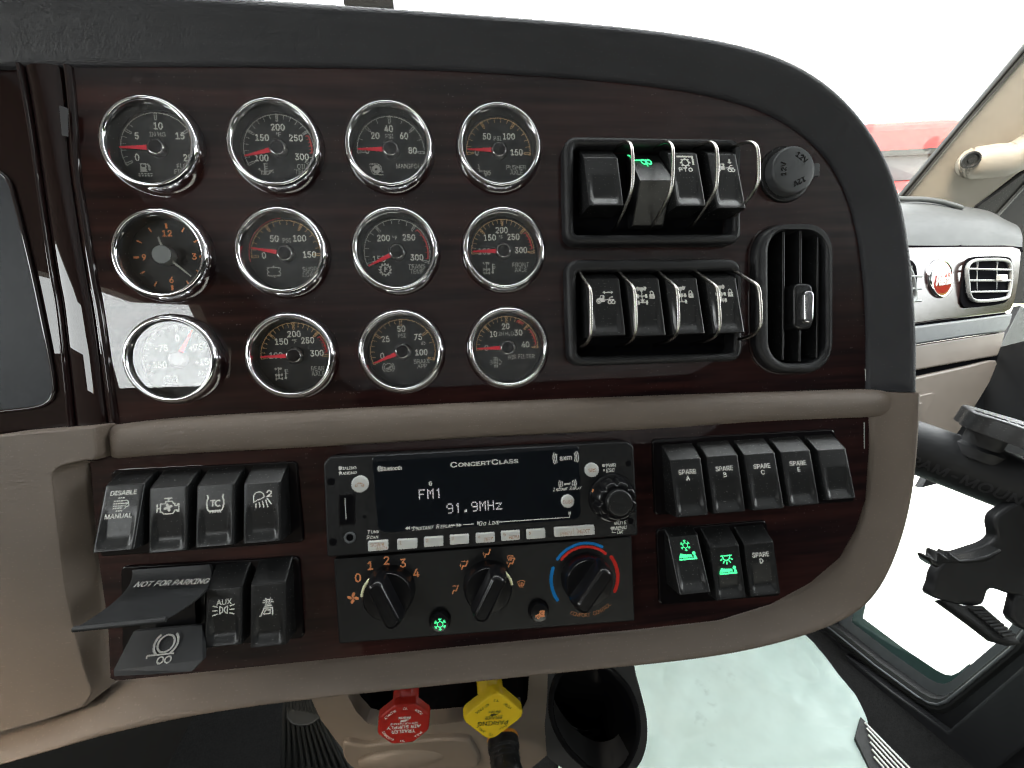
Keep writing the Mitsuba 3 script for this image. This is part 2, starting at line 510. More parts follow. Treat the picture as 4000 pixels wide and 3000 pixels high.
def icon(name):
    """A pictogram about 10 units across, centred on the origin."""
    if name == "fuel_filter":
        return U(box(-3.2, -1, 0.8, 4.4).difference(box(-2.4, 1.8, 0, 3.6)), ln([(1.2, 3.8), (2.4, 2.8), (2.4, 0), (3.2, -0.2), (3.2, 2.2), (1.8, 4.4)], 0.5), ln([(-3.6, -1.2), (1.2, -1.2)], 0.6),
                 *[box(-4.8 + 2 * k, -3.2, -3.6 + 2 * k, -2.3) for k in range(5)], *[box(-4.8 + 2 * k, -4.6, -3.6 + 2 * k, -3.7) for k in range(5)])
    if name == "oil_temp":
        return U(ln([(-5, 0.4), (-3.4, -0.4), (-2.8, -3), (1.6, -3), (4.6, -0.2), (2.2, -0.9), (-3, -0.9)], 0.6), ln([(-0.6, -2), (-0.6, 5)], 0.9), disc(-0.6, -2, 1), *[ln([(-0.2, y), (1.6, y)], 0.6) for y in (1, 2.6, 4.2)], disc(5, -1.6, 0.45), ln([(-5, 0.4), (-4, 1.2)], 0.6))
    if name == "turbo":
        return U(ring(0, 0, 2.0, 2.2), *[ln([(2.2 * math.cos(q), 2.2 * math.sin(q)), (3.3 * math.cos(q + .35), 3.3 * math.sin(q + .35))], 0.8) for q in np.arange(8) * math.pi / 4],
                 ln([(-5, 3.8), (0, 3.8)] + arc(0, 0, 3.9, 80, -10) + [(4, -2), (5, -2)], 0.5), ln([(-5, 1.8), (-4, 1.8), (-3.9, 0)] + arc(0, 0, 3.9, 190, 265) + [(5, -4)], 0.5))
    if name == "pusher_axle":
        return U(ln([(-5, 4), (-4.2, 4), (-4, -0.8), (4.6, -0.8)], 0.6), ln([(-5, 1.4), (-3.4, -0.8)], 0.5), ring(0.8, -2.2, 1.1, 0.6), ring(3.4, -2.6, 1.1, 0.6), ln([(0.8, -2.2), (0.8, -4.6)], 0.6), ln([(0, -3.8), (0.8, -4.8), (1.6, -3.8)], 0.5))
    if name == "air_bag":
        return U(ln([(-4.8, 3), (4.8, 3)], 0.5), ln([(-4.8, -3), (4.8, -3)], 0.5), ln([(0, 3), (0, 4.4)], 1), ln([(0, -3), (0, -4.4)], 1),
                 *[ln([(s * 3.2, 3)] + arc(s * 3.4, 1.4, 1.3, 90, 90 - s * 180, 8) + arc(s * 3.4, -1.4, 1.3, 90, 90 - s * 180, 8) + [(s * 3.2, -3)], 0.5) for s in (-1, 1)])
    if name == "gear_temp":
        return U(ring(0, 0, 3.6, 0.9), *[affinity.rotate(box(-0.6, 3.8, 0.6, 5), k * 30, origin=(0, 0)) for k in range(12)], ln([(-0.4, -1.8), (-0.4, 2.2)], 1), *[ln([(0, y), (1.6, y)], 0.5) for y in (0, 1, 2)])
    if name == "axle_temp":
        return U(ln([(-2.6, 4.6), (-0.4, 3.6)], 1.0), ln([(-0.4, 4.6), (-2.6, 4.2)], 0.6), ln([(-4.6, 4.6), (-3.6, 3.2)], 1.0), ln([(0.4, 4.6), (-0.6, 3.2)], 1.0), ln([(-2, 4.4), (-2, -4)], 0.6), ln([(-4, -0.8), (0, -0.8)], 0.6), ln([(-4, -3.6), (0, -3.6)], 0.6),
                 *[box(x - 0.5, y - 1, x + 0.5, y + 1) for x in (-4.2, 0.2) for y in (-0.8, -3.6)], ln([(-2.8, -0.2), (-1.2, -1.4)], 0.5), ln([(-2.8, -1.4), (-1.2, -0.2)], 0.5),
                 ln([(2.8, -3), (2.8, 3.6)], 0.9), disc(2.8, -3.2, 0.9), *[ln([(3, y), (4.8, y)], 0.55) for y in (0, 1.5, 3)])
    if name == "brake_hand":
        return U(ring(0, 0, 3.1, 0.5), ln(arc(0, 0, 4.4, 130, 230), 0.6), ln(arc(0, 0, 4.4, -50, 50), 0.6), Polygon([(-2.6, -0.6), (0.4, 0.2), (1.2, 1.4), (2.8, 0.6), (1.4, -0.8), (-1.6, -1.4)]), ln([(-2.6, -1.8), (2.2, -1.8)], 0.4))
    if name == "air_filter":
        return U(*[box(-1.6 + 1.2 * i, -4 + 1.2 * j, -0.8 + 1.2 * i, -3.2 + 1.2 * j) for i in range(3) for j in range(7)], ln([(-4.8, 0), (-2, 0)], 0.4), ln([(-4.6, 1.8), (-2.4, 0.8)], 0.4), ln([(-4.6, -1.8), (-2.4, -0.8)], 0.4), ln([(2.2, 1.2), (3, 1.2), (3, 2.2), (5, 0), (3, -2.2), (3, -1.2), (2.2, -1.2)], 0.4))
    if name == "battery":
        return U(box(-4.6, -3, 4.6, 2.4).difference(box(-4.1, -2.5, 4.1, 1.9)), box(-3.4, 2.4, -1.8, 3.4), box(1.8, 2.4, 3.4, 3.4), ln([(-1.4, -1.8), (0, 1.6), (1.4, -1.8)], 0.5), ln([(-0.9, -0.6), (0.9, -0.6)], 0.4), ln([(-3.2, 0.6), (-2, 0.6)], 0.4), ln([(2, 0.6), (3.2, 0.6)], 0.4), ln([(2.6, 0), (2.6, 1.2)], 0.4))
    if name == "regen":
        return U(*[box(-2.6 + 1.5 * i, y, -1.5 + 1.5 * i, y + 0.8) for i in range(3) for y in (4, -4.8)], *[box(-5 + 1.5 * i, y, -3.9 + 1.5 * i, y + 0.8) for i in range(4) for y in (1.9, 0.2, -1.5, -3)], ln([(0.5, 2.3)] + arc(3, 1.2, 1.4, 120, -90, 8), 0.5), ln([(0.5, 0.5)] + arc(3.8, -0.6, 1.3, 110, -100, 8), 0.5), ln([(0.5, -1.2), (1.4, -1.2)] + arc(2.2, -2.2, 1.1, 90, -90, 6), 0.5))
    if name == "engine_fan":
        body = Polygon([(-3.6, 2), (-1.6, 2), (-1.2, 3), (2, 3), (2.6, 2), (3.2, 2), (3.2, 0.8), (3.9, 0.8), (3.9, 1.6), (5, 1.6), (5, -2.4), (3.9, -2.4), (3.9, -1.6), (3.2, -1.6), (2.4, -3.2), (-2, -3.2), (-2.8, -2.2), (-3.6, -2.2)])
        return U(body.difference(body.buffer(-0.5)), ln([(0.2, 3), (0.2, 4.2)], 0.6), ln([(-1.6, 4.2), (1.8, 4.2)], 0.6), ln([(-4.8, 1.6), (-4.8, -2)], 0.6), ln([(-4.8, -0.2), (-3.6, -0.2)], 0.6), *[affinity.rotate(affinity.scale(disc(0, 1.1, 0.8), 0.75, 1.2), k * 90 + 20, origin=(0, 0)) for k in range(4)])
    if name == "traction":
        return U(ln([(-3.8, 4.4), (-3.4, 3.2)] + arc(3.2, 0, 7.2, 155, 205, 9) + [(-2.6, -3.6)], 0.7), ln([(3.8, 4.4), (3.4, 3.2)] + arc(-3.2, 0, 7.2, 25, -25, 9) + [(2.6, -3.6)], 0.7), ln([(-2.8, -3.6), (2.8, -3.6)], 0.8), *[box(-2.6 + 1.2 * k, -4.6, -2 + 1.2 * k, -3.8) for k in range(5)],
                 ln([(-2.4, 1.5), (0.1, 1.5)], 0.65), ln([(-1.2, 1.5), (-1.2, -1.5)], 0.65), ln(arc(1.5, 0, 1.4, 50, 310), 0.65))
    if name == "work_light":
        lamp = Polygon([(-4.4, -1.2)] + arc(-1.6, 1.6, 2.9, 170, 0, 12) + [(1.4, 1.2)])
        return U(lamp.difference(lamp.buffer(-0.5)), *[ln([(-3 + 1.6 * k, -1.6 + 0.5 * k), (-3 + 2.0 * k, -4)], 0.55) for k in range(4)], ln([(2.4, 0.8), (4.8, -2.6)], 0.6), ln([(2.6, 3.4)] + arc(3.6, 3.6, 1, 150, -40, 8) + [(2.6, 1.6), (4.8, 1.6)], 0.6))
    if name == "aux_lamps":
        d = Polygon([(0.6, 1.9)] + arc(0.6, 0, 1.9, 90, -90, 10) + [(0.6, -1.9)])
        d = d.difference(d.buffer(-0.5))
        left = U(affinity.translate(d, -2.6, 0), *[ln([(-5, y * 1.5), (-2.7, y)], 0.55) for y in (1.5, 0, -1.5)])
        return U(left, affinity.scale(left, -1, 1, origin=(0, 0)))
    if name == "beacon":
        return U(ln([(-1, 1), (-1, 2.8)] + arc(0, 2.8, 1, 180, 0, 8) + [(1, 1)], 0.5), box(-1.8, 0.2, 1.8, 0.8), ln([(0, 1), (0, 3)], 0.4), *[ln([(1.6 * math.cos(q), 2.4 + 1.6 * math.sin(q)), (3 * math.cos(q), 2.4 + 2.6 * math.sin(q))], 0.45) for q in np.radians([0, 30, 60, 120, 150, 180])],
                 ln([(-4.6, -4.6), (-3.6, -4.4), (-2, -0.6), (2.4, -0.6), (2.4, -4.6)], 0.6), ln([(-2.4, -3.6), (-1.2, -1.6), (1.2, -1.6), (1.2, -3.6), (-2.4, -3.6)], 0.5))
    if name == "trailer_brake":
        return U(ring(0, 1.6, 2.6, 0.6), ln(arc(0, 1.6, 3.7, 130, 235), 0.7), ln(arc(0, 1.6, 3.7, -55, 50), 0.7), ln([(-4.8, -1.6), (3.6, -1.6)], 0.5), ln([(-4.8, -1.4), (-4.8, -2.4)], 0.5), ring(-0.2, -3.3, 0.95, 0.45), ring(2.2, -3.3, 0.95, 0.45))
    if name == "pto":
        return U(ln([(-4.4, 4.4), (4.4, 4.4), (4.4, -0.6)], 0.9), ring(0, 0.8, 1.9, 0.7), *[affinity.rotate(box(-0.5, 2.1, 0.5, 3.1), k * 45, origin=(0, 0)) for k in range(8)] and [affinity.translate(affinity.rotate(box(-0.45, 2.0, 0.45, 2.9), k * 45, origin=(0, 0)), 0, 0.8) for k in range(8)],
                 ln([(-3.8, -4.6), (-3.8, -2.4), (-2.4, -2.4), (-2.4, -3.5), (-3.8, -3.5)], 0.55), ln([(-1.6, -2.4), (0.6, -2.4)], 0.55), ln([(-0.5, -2.4), (-0.5, -4.6)], 0.55), ring(2.4, -3.5, 0.95, 0.55))
    if name in ("truck_down", "truck_slide"):
        g = [Polygon([(-5, -0.8), (-4.4, 0.4), (-3, 0.6), (-2.4, 2.2), (-0.4, 2.2), (-0.4, -1.6), (-5, -1.6)]).difference(U(disc(-3.6, -1.7, 1.1), Polygon([(-2.6, 0.6), (-2.1, 1.7), (-1.4, 1.7), (-1.4, 0.6)]))), ring(-3.6, -1.8, 0.6, 0.5), ln([(-0.2, -0.4), (4.8, -0.4)], 0.5), ring(2.2, -1.8, 0.9, 0.5), ring(4.2, -1.8, 0.9, 0.5), ln([(2, 0), (3, 1), (4.2, 1)], 0.5)]
        if name == "truck_down":
            g += [box(2.4, 3, 3.4, 4.8), Polygon([(1.6, 3.2), (4.2, 3.2), (2.9, 1.9)])]
        else:
            g += [ln([(-0.6, 3.6), (4, 3.6)], 0.6), Polygon([(-1.2, 3.6), (0.2, 4.6), (0.2, 2.6)]), Polygon([(4.8, 3.6), (3.4, 4.6), (3.4, 2.6)])]
        return U(*g)
    if name.startswith("axle_lock"):
        k = int(name[-1])
        g = [affinity.rotate(box(-4.6, 2.8, -3, 5), 25), affinity.rotate(box(-0.8, 2.8, 0.8, 5), -25), ln([(-3.4, 4.2), (-0.4, 4.2)], 0.8), Polygon([(-2.9, 3.8), (-0.9, 3.8), (-1.4, 2.2), (-2.4, 2.2)]), ln([(-1.9, 3), (-1.9, -4)], 0.5), ln([(-4.4, -0.2), (0.6, -0.2)], 0.5), ln([(-4.4, -3.8), (0.6, -3.8)], 0.5),
             *[box(x - 0.6, y - 1.1, x + 0.6, y + 1.1) for x in (-4.2, 0.4) for y in (-0.2, -3.8)], box(2.2, -1.8, 5, 0.8).difference(box(3.4, -1, 3.8, 0.1)), ln([(2.8, 0.8), (2.8, 1.6)] + arc(3.6, 1.6, 0.8, 180, 0, 8) + [(4.4, 0.8)], 0.45)]
        for y in ((-3.0,), (-0.2,), (-0.2, -3.8))[k - 1]:
            g += [ln([(-2.9, y + 1), (-0.9, y - 1)], 0.6), ln([(-2.9, y - 1), (-0.9, y + 1)], 0.6)]
        return U(*g)
    if name == "trailer_axle":
        return U(ln([(-5, 2), (-4, 1.8), (-3.6, -0.4), (4.8, -0.4)], 0.7), ring(1.4, -1.2, 1.1, 0.6), ring(4, -1.2, 1.1, 0.6), ln([(2.4, -1), (2.4, -3.4)], 0.6))
    if name == "snowflake":
        arm = U(ln([(0, 1.9), (0, 4.8)], 0.6), ln([(-1.2, 4.4), (0, 3.2), (1.2, 4.4)], 0.55))
        return U(*[affinity.rotate(arm, 60 * k, origin=(0, 0)) for k in range(6)], *[affinity.rotate(ln([(-1.4, 2.1), (1.4, 2.1)], 0.6), 60 * k + 30, origin=(0, 0)) for k in range(6)])
    if name in ("bunk_cool", "bunk_lamp"):
        g = [box(-4.6, -4.9, 4.8, -4.1), Polygon([(-4.6, -3.8), (-3.4, -1.6), (-1.4, -2.2), (2.2, -2.4), (2.6, -3.8)]), disc(3.6, -2, 0.9), disc(3.9, -3.5, 0.7), ]
        s = affinity.translate(affinity.scale(icon("snowflake"), 0.56, 0.56, origin=(0, 0)), 0, 1.9) if name == "bunk_cool" else U(ln([(-3, 4), (3, 4)], 0.6), ln(arc(0, 3.6, 1.9, 180, 360), 0.6), *[affinity.translate(affinity.rotate(ln([(0, -2.5), (0, -3.8)], 0.6), q, origin=(0, 0)), 0, 3.6) for q in (-64, -32, 0, 32, 64)])
        return U(*g, s)
    if name == "fan":
        return U(*[affinity.rotate(affinity.rotate(affinity.scale(disc(0.5, 2.8, 1.6), 0.8, 1.3), -25), 90 * k, origin=(0, 0)) for k in range(4)], disc(0, 0, 0.7))
    if name.startswith("seat"):
        g = [disc(3.2, 3.6, 1.1), rnd([(2.6, 2), (1.2, -1.2), (-1.6, -0.6), (-3, -4)], 1.3)]
        if name in ("seat_face", "seat_both"):
            g += [rnd([(-2.6, 4), (0.6, 4)], 0.7), Polygon([(-0.2, 5), (-0.2, 3), (1.4, 4)])]
        if name in ("seat_both", "seat_feet", "seat_defrost"):
            g += [rnd([(-4.2, 1.4), (-4.2, 0)], 0.8), Polygon([(-5.2, 0.2), (-3.2, 0.2), (-4.2, -1.6)])]
        if name == "seat_defrost":
            g += [affinity.translate(affinity.scale(icon("defrost"), 0.75, 0.75, origin=(0, 0)), -1, 4.6)]
        return U(*g)
    if name == "defrost":
        s = Polygon([(-4.6, 3)] + arc(0, -2.6, 6.6, 128, 52, 10) + [(4.6, 3), (2.8, -2.4), (-2.8, -2.4)])
        return U(s.difference(s.buffer(-0.7)), *[rnd([(x, -4), (x - 0.5, -2.2), (x + 0.5, -0.6), (x, 1.6)], 0.7) for x in (-1.6, 0, 1.6)])
    if name == "cab_air":
        return U(Polygon([(-4.8, -2.8), (-4.8, -0.6), (-1, 0.8), (0.4, 4), (4.8, 4), (4.8, -2.8), (0.4, -2.8)]).difference(U(disc(-1.8, -2.8, 2), ln(arc(2.4, 1, 1.4, 60, 300), 0.7))), ring(-1.8, -3, 1.1, 0.9))
    if name == "phone":
        return U(ln(arc(0, -2.4, 3.8, 140, 40), 0.5), ln([(-3.4, 0.2), (-4, -1.6), (-2.4, -2), (-1.6, -0.4)], 0.5), ln([(3.4, 0.2), (4, -1.6), (2.4, -2), (1.6, -0.4)], 0.5))
    if name == "blue_rune":
        return U(affinity.scale(disc(0, 0, 4.6), 0.72, 1.0)).difference(U(ln([(0, 3.4), (0, -3.4)], 0.6), ln([(0, 3.2), (1.8, 1.6), (-1.8, -1.6)], 0.6), ln([(0, -3.2), (1.8, -1.6), (-1.8, 1.6)], 0.6)))
    raise KeyError(name)


def picto(name, size, x=0, y=0, depth=0.12, rot=0):
    g = affinity.scale(icon(name), size / 10, size / 10, origin=(0, 0))
    if rot:
        g = affinity.rotate(g, rot, origin=(0, 0))
    return ink(affinity.translate(g, x, y), depth)


# ------------------------------------------------------------------ the dashboard itself
dash = thing("dashboard", "truck dashboard with dark grained cowl, glossy burgundy wood panels and taupe padded rails", "dashboard")

# upper wood panel, as one sheet under the gauges, with the cowl's edge round it
wood_edge = [(-147.3,110.5),(1.6,114.7),(81.9,114.8),(166.7,111.8),(238.6,106.1),(285.7,96.9),(318.8,81.9),(343,61),(355.5,41.3),(366.3,14),(372,-19.8),(375.3,-53.7),(376.5,-115),(367.2,-130.2),(-111,-112.3),(-152.5,-109.7),(-156.2,-61.5),(-153.9,15.8),(-150.1,75.3)]
GAUGE_AT = [(-105,64.8),(-34.5,65.1),(34.5,65),(104.5,65.1),(-104.9,-0.3),(-35.1,0.3),(34.7,0.2),(104.7,-0.3),(-104.9,-64.2),(-34.4,-64.8),(34.6,-64.8),(104.9,-65.1)]
holes = [disc(x, y, 24.0) for x, y in GAUGE_AT]
holes.append(Polygon(inset(rquad([(291.7,10.1),(336.3,9.6),(337.7,-85.7),(292.5,-84)], 17, 10), -1.5)))
holes += [Polygon(q) for q in ([(152.8,64.3),(264.9,64.8),(263,6.6),(151,7.5)], [(151.9,-16.5),(265.5,-18.3),(263.5,-75.4),(151.3,-73.2)])]
board = Polygon(inset(ccw(wood_edge), -3)).buffer(0).difference(unary_union(holes))
board = trimesh.creation.extrude_polygon(board, 12, engine="earcut")
board.apply_translation([0, 0, -12])
part(dash, "wood_panel", board, "wood", smooth=False, label="upper glossy wood panel")
part(dash, "backing", box3(-260, 330, -110, 125, -34, -32), "void_black", smooth=False)

# cowl: a rounded lip swept from its inner to its outer edge
keys_in = [(-249.5,106.8),(-204.5,108.3),(-130,111),(1.6,114.7),(81.9,114.8),(166.7,111.8),(238.6,106.1),(285.7,96.9),(318.8,81.9),(343,61),(355.5,41.3),(366.3,14),(372,-19.8),(375.3,-53.7),(375.8,-84),(376.3,-108.6)]
keys_out = [(-234.7,152),(-191.7,150.7),(-120.5,148.4),(5.9,145),(99.3,142.4),(182.3,140.1),(256.4,134.2),(298.9,124.4),(335.6,107.5),(365.4,77.9),(379.6,54.1),(390,31.6),(397.9,2.1),(405.4,-55.3),(406.7,-85.2),(407.1,-109.9)]


def lip(kin, kout, prof, n=72):
    a, b = curve(kin, n), curve(kout, n)
    for _ in range(20):
        a[1:-1] = a[1:-1] / 2 + (a[:-2] + a[2:]) / 4
        b[1:-1] = b[1:-1] / 2 + (b[:-2] + b[2:]) / 4
    out_dir = (b - a) / np.linalg.norm(b - a, axis=1, keepdims=True)
    rows = []
    for t, w, extra in prof:
        p = a + (b - a) * t + out_dir * extra
        rows.append(np.c_[p, np.full(n, float(w))])
    return grid(np.array(rows))


COWL = [(0, -2, 0), (0, 0.6, 0), (0.015, 2, 0), (0.06, 3.4, 0), (0.2, 5.6, 0), (0.4, 9, 0), (0.6, 12.4, 0), (0.7, 13.8, 0), (0.78, 14.3, 0), (0.85, 14, 0), (0.91, 12.8, 0), (0.95, 11.3, 0), (0.98, 9.9, 0), (1, 8.4, 0), (1, 3, 0.4), (1, -10, 0.4), (1, -60, -4)]
part(dash, "cowl", lip(keys_in, keys_out, COWL), "leather_dark", smooth=50, label="dark grained cowl arching over the panel")
top_keys = curve(keys_out, 72)
rows = [np.c_[top_keys, np.full(72, -60.0)], np.c_[np.clip(top_keys, [-900, -900], [380, 105]), np.full(72, -140.0)], np.c_[np.clip(top_keys, [-900, -900], [380, 60]), np.full(72, -420.0)]]
part(dash, "top_pad", grid(np.array(rows)[:, :58]), "leather_dark", smooth=60)

# taupe padded bar between the two wood panels
bar_lo = [(-145.4,-124.2),(-104,-123.6),(-10.6,-124.6),(87,-125),(201.3,-126.4),(286.5,-126),(376.2,-127.6),(383.6,-125.7)]
bar_hi = [(-144.3,-103.4),(-102,-101),(-8.9,-100.8),(88,-101.5),(201.7,-103.2),(286.4,-104.9),(376.9,-107.3),(383.2,-111.2)]
lo, hi = curve(bar_lo, 50), curve(bar_hi, 50)
prof = [(0, 1, 0), (0, 4, 0), (0.02, 8, 0), (0.06, 10.6, 0), (0.14, 12.4, 0), (0.3, 13.6, 0), (0.5, 14.2, 0), (0.7, 13.9, 0), (0.84, 12.6, 0), (0.93, 10.4, 0), (0.98, 7.6, 0), (1, 4, 0), (1, 1, 0)]
rows = np.array([np.c_[lo + (hi - lo) * t, np.full(50, float(w))] for t, w, _ in prof])
for k, s in ((0, 0.5), (1, 0.9), (-1, 0.35), (-2, 0.8)):
    rows[:, k, 2] *= s
rail = trimesh.util.concatenate([grid(rows), cap(rows[:, 0]), cap(rows[:, -1])])
part(dash, "padded_bar", rail, "leather_bar", smooth=50, label="taupe leather-grained padded bar")

# lower wood panel
lower_edge = [(-160.6,-8.2),(-157.8,-18),(-155.3,-74.1),(-151.4,-116.3),(-151.2,-149.1),(-148,-151.1),(-19.1,-152.6),(100.3,-154.4),(188,-155.8),(246.4,-155.9),(287.2,-148.5),(319,-136.2),(343.5,-120.3),(358.3,-99.9),(367.5,-78.8),(372.7,-40.9),(374.6,-12.3)]
part(dash, "wood_panel", slab(lower_edge, -8, 0, 0.4), "wood", LOW, smooth=False, label="lower glossy wood panel round the radio")

# pale strips at right: paint chip above, painted light leak in the gap below
part(dash, "chip_leak_strip", slab(ccw([(375.4,-91.7),(377.1,-92.9),(377.5,-108.9),(376.8,-108.8)]), -1, 0.5, 0.1), "print_grey", smooth=False)
part(dash, "chip_leak_strip", slab(ccw([(369.5,-21.5),(370.1,-21.6),(368.8,-41),(368.4,-40.9)]), -1, 0.5, 0.1), "print_grey", LOW, smooth=False)

# taupe surround: right-hand column, round the corner and along the bottom
rin = [(373.3,-108.4),(373,-152.3),(371,-190.7),(363.7,-212.8),(350.8,-233.4),(329.3,-250),(296.9,-263.2),(254.7,-270.9),(193.6,-271.2),(101.7,-269.4),(-23.3,-267.7),(-88.7,-266.9),(-158.1,-266.1),(-179.4,-285.3),(-228.3,-295),(-272,-303)]
rout = [(400.9,-109.6),(400.7,-141.6),(397.7,-177.3),(392.2,-207.4),(381.6,-238.7),(366.9,-263.8),(338.5,-279.1),(268.1,-291.1),(200.4,-291.2),(122.9,-288.9),(-11.6,-286.8),(-89.9,-285.8),(-155.6,-294.3),(-174.8,-296.7),(-219.9,-304.4),(-262.3,-312.1)]
SURR = [(0, -2, 0), (0, 4, 0), (0.03, 7, 0), (0.12, 10, 0), (0.35, 14, 0), (0.55, 18, 0), (0.7, 21, 0), (0.8, 22.2, 0), (0.88, 21.6, 0), (0.94, 19.2, 0), (0.98, 16.4, 0), (1, 13.6, 0), (1, 6, 0), (1, -10, -1), (1, -70, -6)]
part(dash, "lower_surround", lip(rin, rout, SURR, 90), "leather_tan", smooth=50, label="taupe surround below and right of the lower wood panel")

# taupe knee panel left of the switches
knee_a = [(-228.7,-106.7),(-205.1,-105.3),(-193.1,-104),(-175,-103.3),(-156.6,-102.8),(-144.2,-102.2)]
knee_main = [(-149.7,-121.8),(-166.5,-126.4),(-168.6,-141.3),(-168.6,-163.8),(-168.7,-195.2),(-167.2,-217.1),(-165.5,-234.9),(-163.3,-252.9),(-161.6,-265.1),(-167.1,-274.6)]
knee_edge = [(-152.9,-125.1),(-158.8,-126.7),(-160,-140.4),(-160.1,-164),(-159.1,-188.1),(-159.1,-209.3),(-159.5,-229.2),(-159.7,-241.5),(-159.5,-258.7),(-160.2,-271.2)]
a_, b_ = curve(knee_main, 40), curve(knee_edge, 40)
ramp = np.array([np.c_[a_ + (b_ - a_) * t, np.full(40, w)] for t, w in ((0, 18), (0.06, 17.6), (0.3, 14.5), (0.6, 10.5), (0.9, 7.2), (0.97, 6), (1, 3), (1, -3))])
seam_lo = [(-167.1,-274.6),(-188.2,-279.8),(-213.9,-284.6),(-251.5,-290.9)]
outline = np.vstack([np.array(knee_a), [(-143.3,-103),(-143.6,-118.2),(-145.3,-122)], a_, np.array(seam_lo)[1:]])
main = slab(ccw(outline), 0, 18, 1.2)
part(dash, "knee_panel", [grid(ramp), main], "leather_tan", smooth=40, label="plain taupe knee panel at the left")

# glossy ridge and beads between the cluster and the gauges
xs = dict(A=[(-174.8,110.4),(-173.5,93.4),(-172.1,63.8),(-171,15.5),(-170,-12.7),(-169,-34.2),(-169.9,-104.7)], D=[(-144.2,110.9),(-144.4,94.6),(-146.4,50.7),(-145.4,22.6),(-143.7,-13.1),(-142,-42.3),(-140.2,-106.7)])
ra, rd = curve(xs["A"], 40), curve(xs["D"], 40)


def strip(prof):
    return grid(np.array([np.c_[ra + (rd - ra) * t, np.full(40, float(w))] for t, w in prof]))


def bulge(t0, t1, w0, w1, h, n=14):
    return [(t0 + (t1 - t0) * (0.5 - 0.5 * math.cos(q)), w0 + (w1 - w0) * q / math.pi + h * math.sin(q)) for q in np.linspace(0, math.pi, n)]


ridge = thing("trim_ridge", "tall convex glossy wood ridge between the gauges and the dark instrument cluster", "trim")
part(ridge, "bead", strip(bulge(-0.03, 0.09, -1, 0.5, 4)), "gloss_wood", smooth=60)
part(ridge, "ridge_face", strip([(0.09, -1)] + bulge(0.11, 0.70, 0.8, 0.8, 1.7, 24) + [(0.71, -2)]), "gloss_wood", smooth=60)
part(ridge, "bead", strip([(0.71, -3)] + bulge(0.75, 0.93, -1, -0.5, 3.2) + [(0.96, -2)]), "gloss_wood", smooth=60)
part(ridge, "groove", strip([(0.68, -3.2), (0.75, -3.4), (0.9, -3.4), (1.06, -3.3)]), "void_black", smooth=60)

clip = thing("reflection_strip", "small grey strip added for a seeming reflection on the glossy ridge at the upper left", "reflection_strip")  # grey strip added where a reflection seems to lie on the ridge
part(clip, "film", slab(ccw([(-152.3,85.9),(-147.7,84.2),(-149.4,68.3),(-152.6,69.1)]), 5.2, 5.6, 0.15), "strip_grey", smooth=False)

# instrument cluster at the far left
clu = thing("instrument_cluster", "instrument cluster with dark lens and thin bright rim at the left edge", "instrument cluster")
cl_out = [(-246.9,113.1),(-186,113.6),(-178.6,112.2),(-176.6,103.1),(-176,78.8),(-175.6,48.6),(-174.7,9.3),(-173.8,-20.8),(-173,-48.4),(-172.7,-108.1),(-276,-110.5)]
part(clu, "surround", slab(ccw(cl_out), -14, -3, 0.5), "gloss_wood", smooth=False)
cl_line = [(-251.8,66.6),(-215.8,63),(-192.4,49.2),(-187.9,33.7),(-185.2,12),(-183,-9.2),(-180.8,-36.6),(-179.3,-58.5),(-178.7,-76.2),(-179.6,-82.1),(-183.1,-87.5),(-190.7,-90.4),(-208.7,-91.9),(-272.9,-96)]
cl = curve(cl_line, 70)
part(clu, "lens", slab(ccw(cl), -8, -2.2, 0.4), "cluster_lens", smooth=False)
part(clu, "rim", tube(np.c_[cl, np.full(70, -2.0)], 1.1, 8), "gloss_wood", smooth=60)

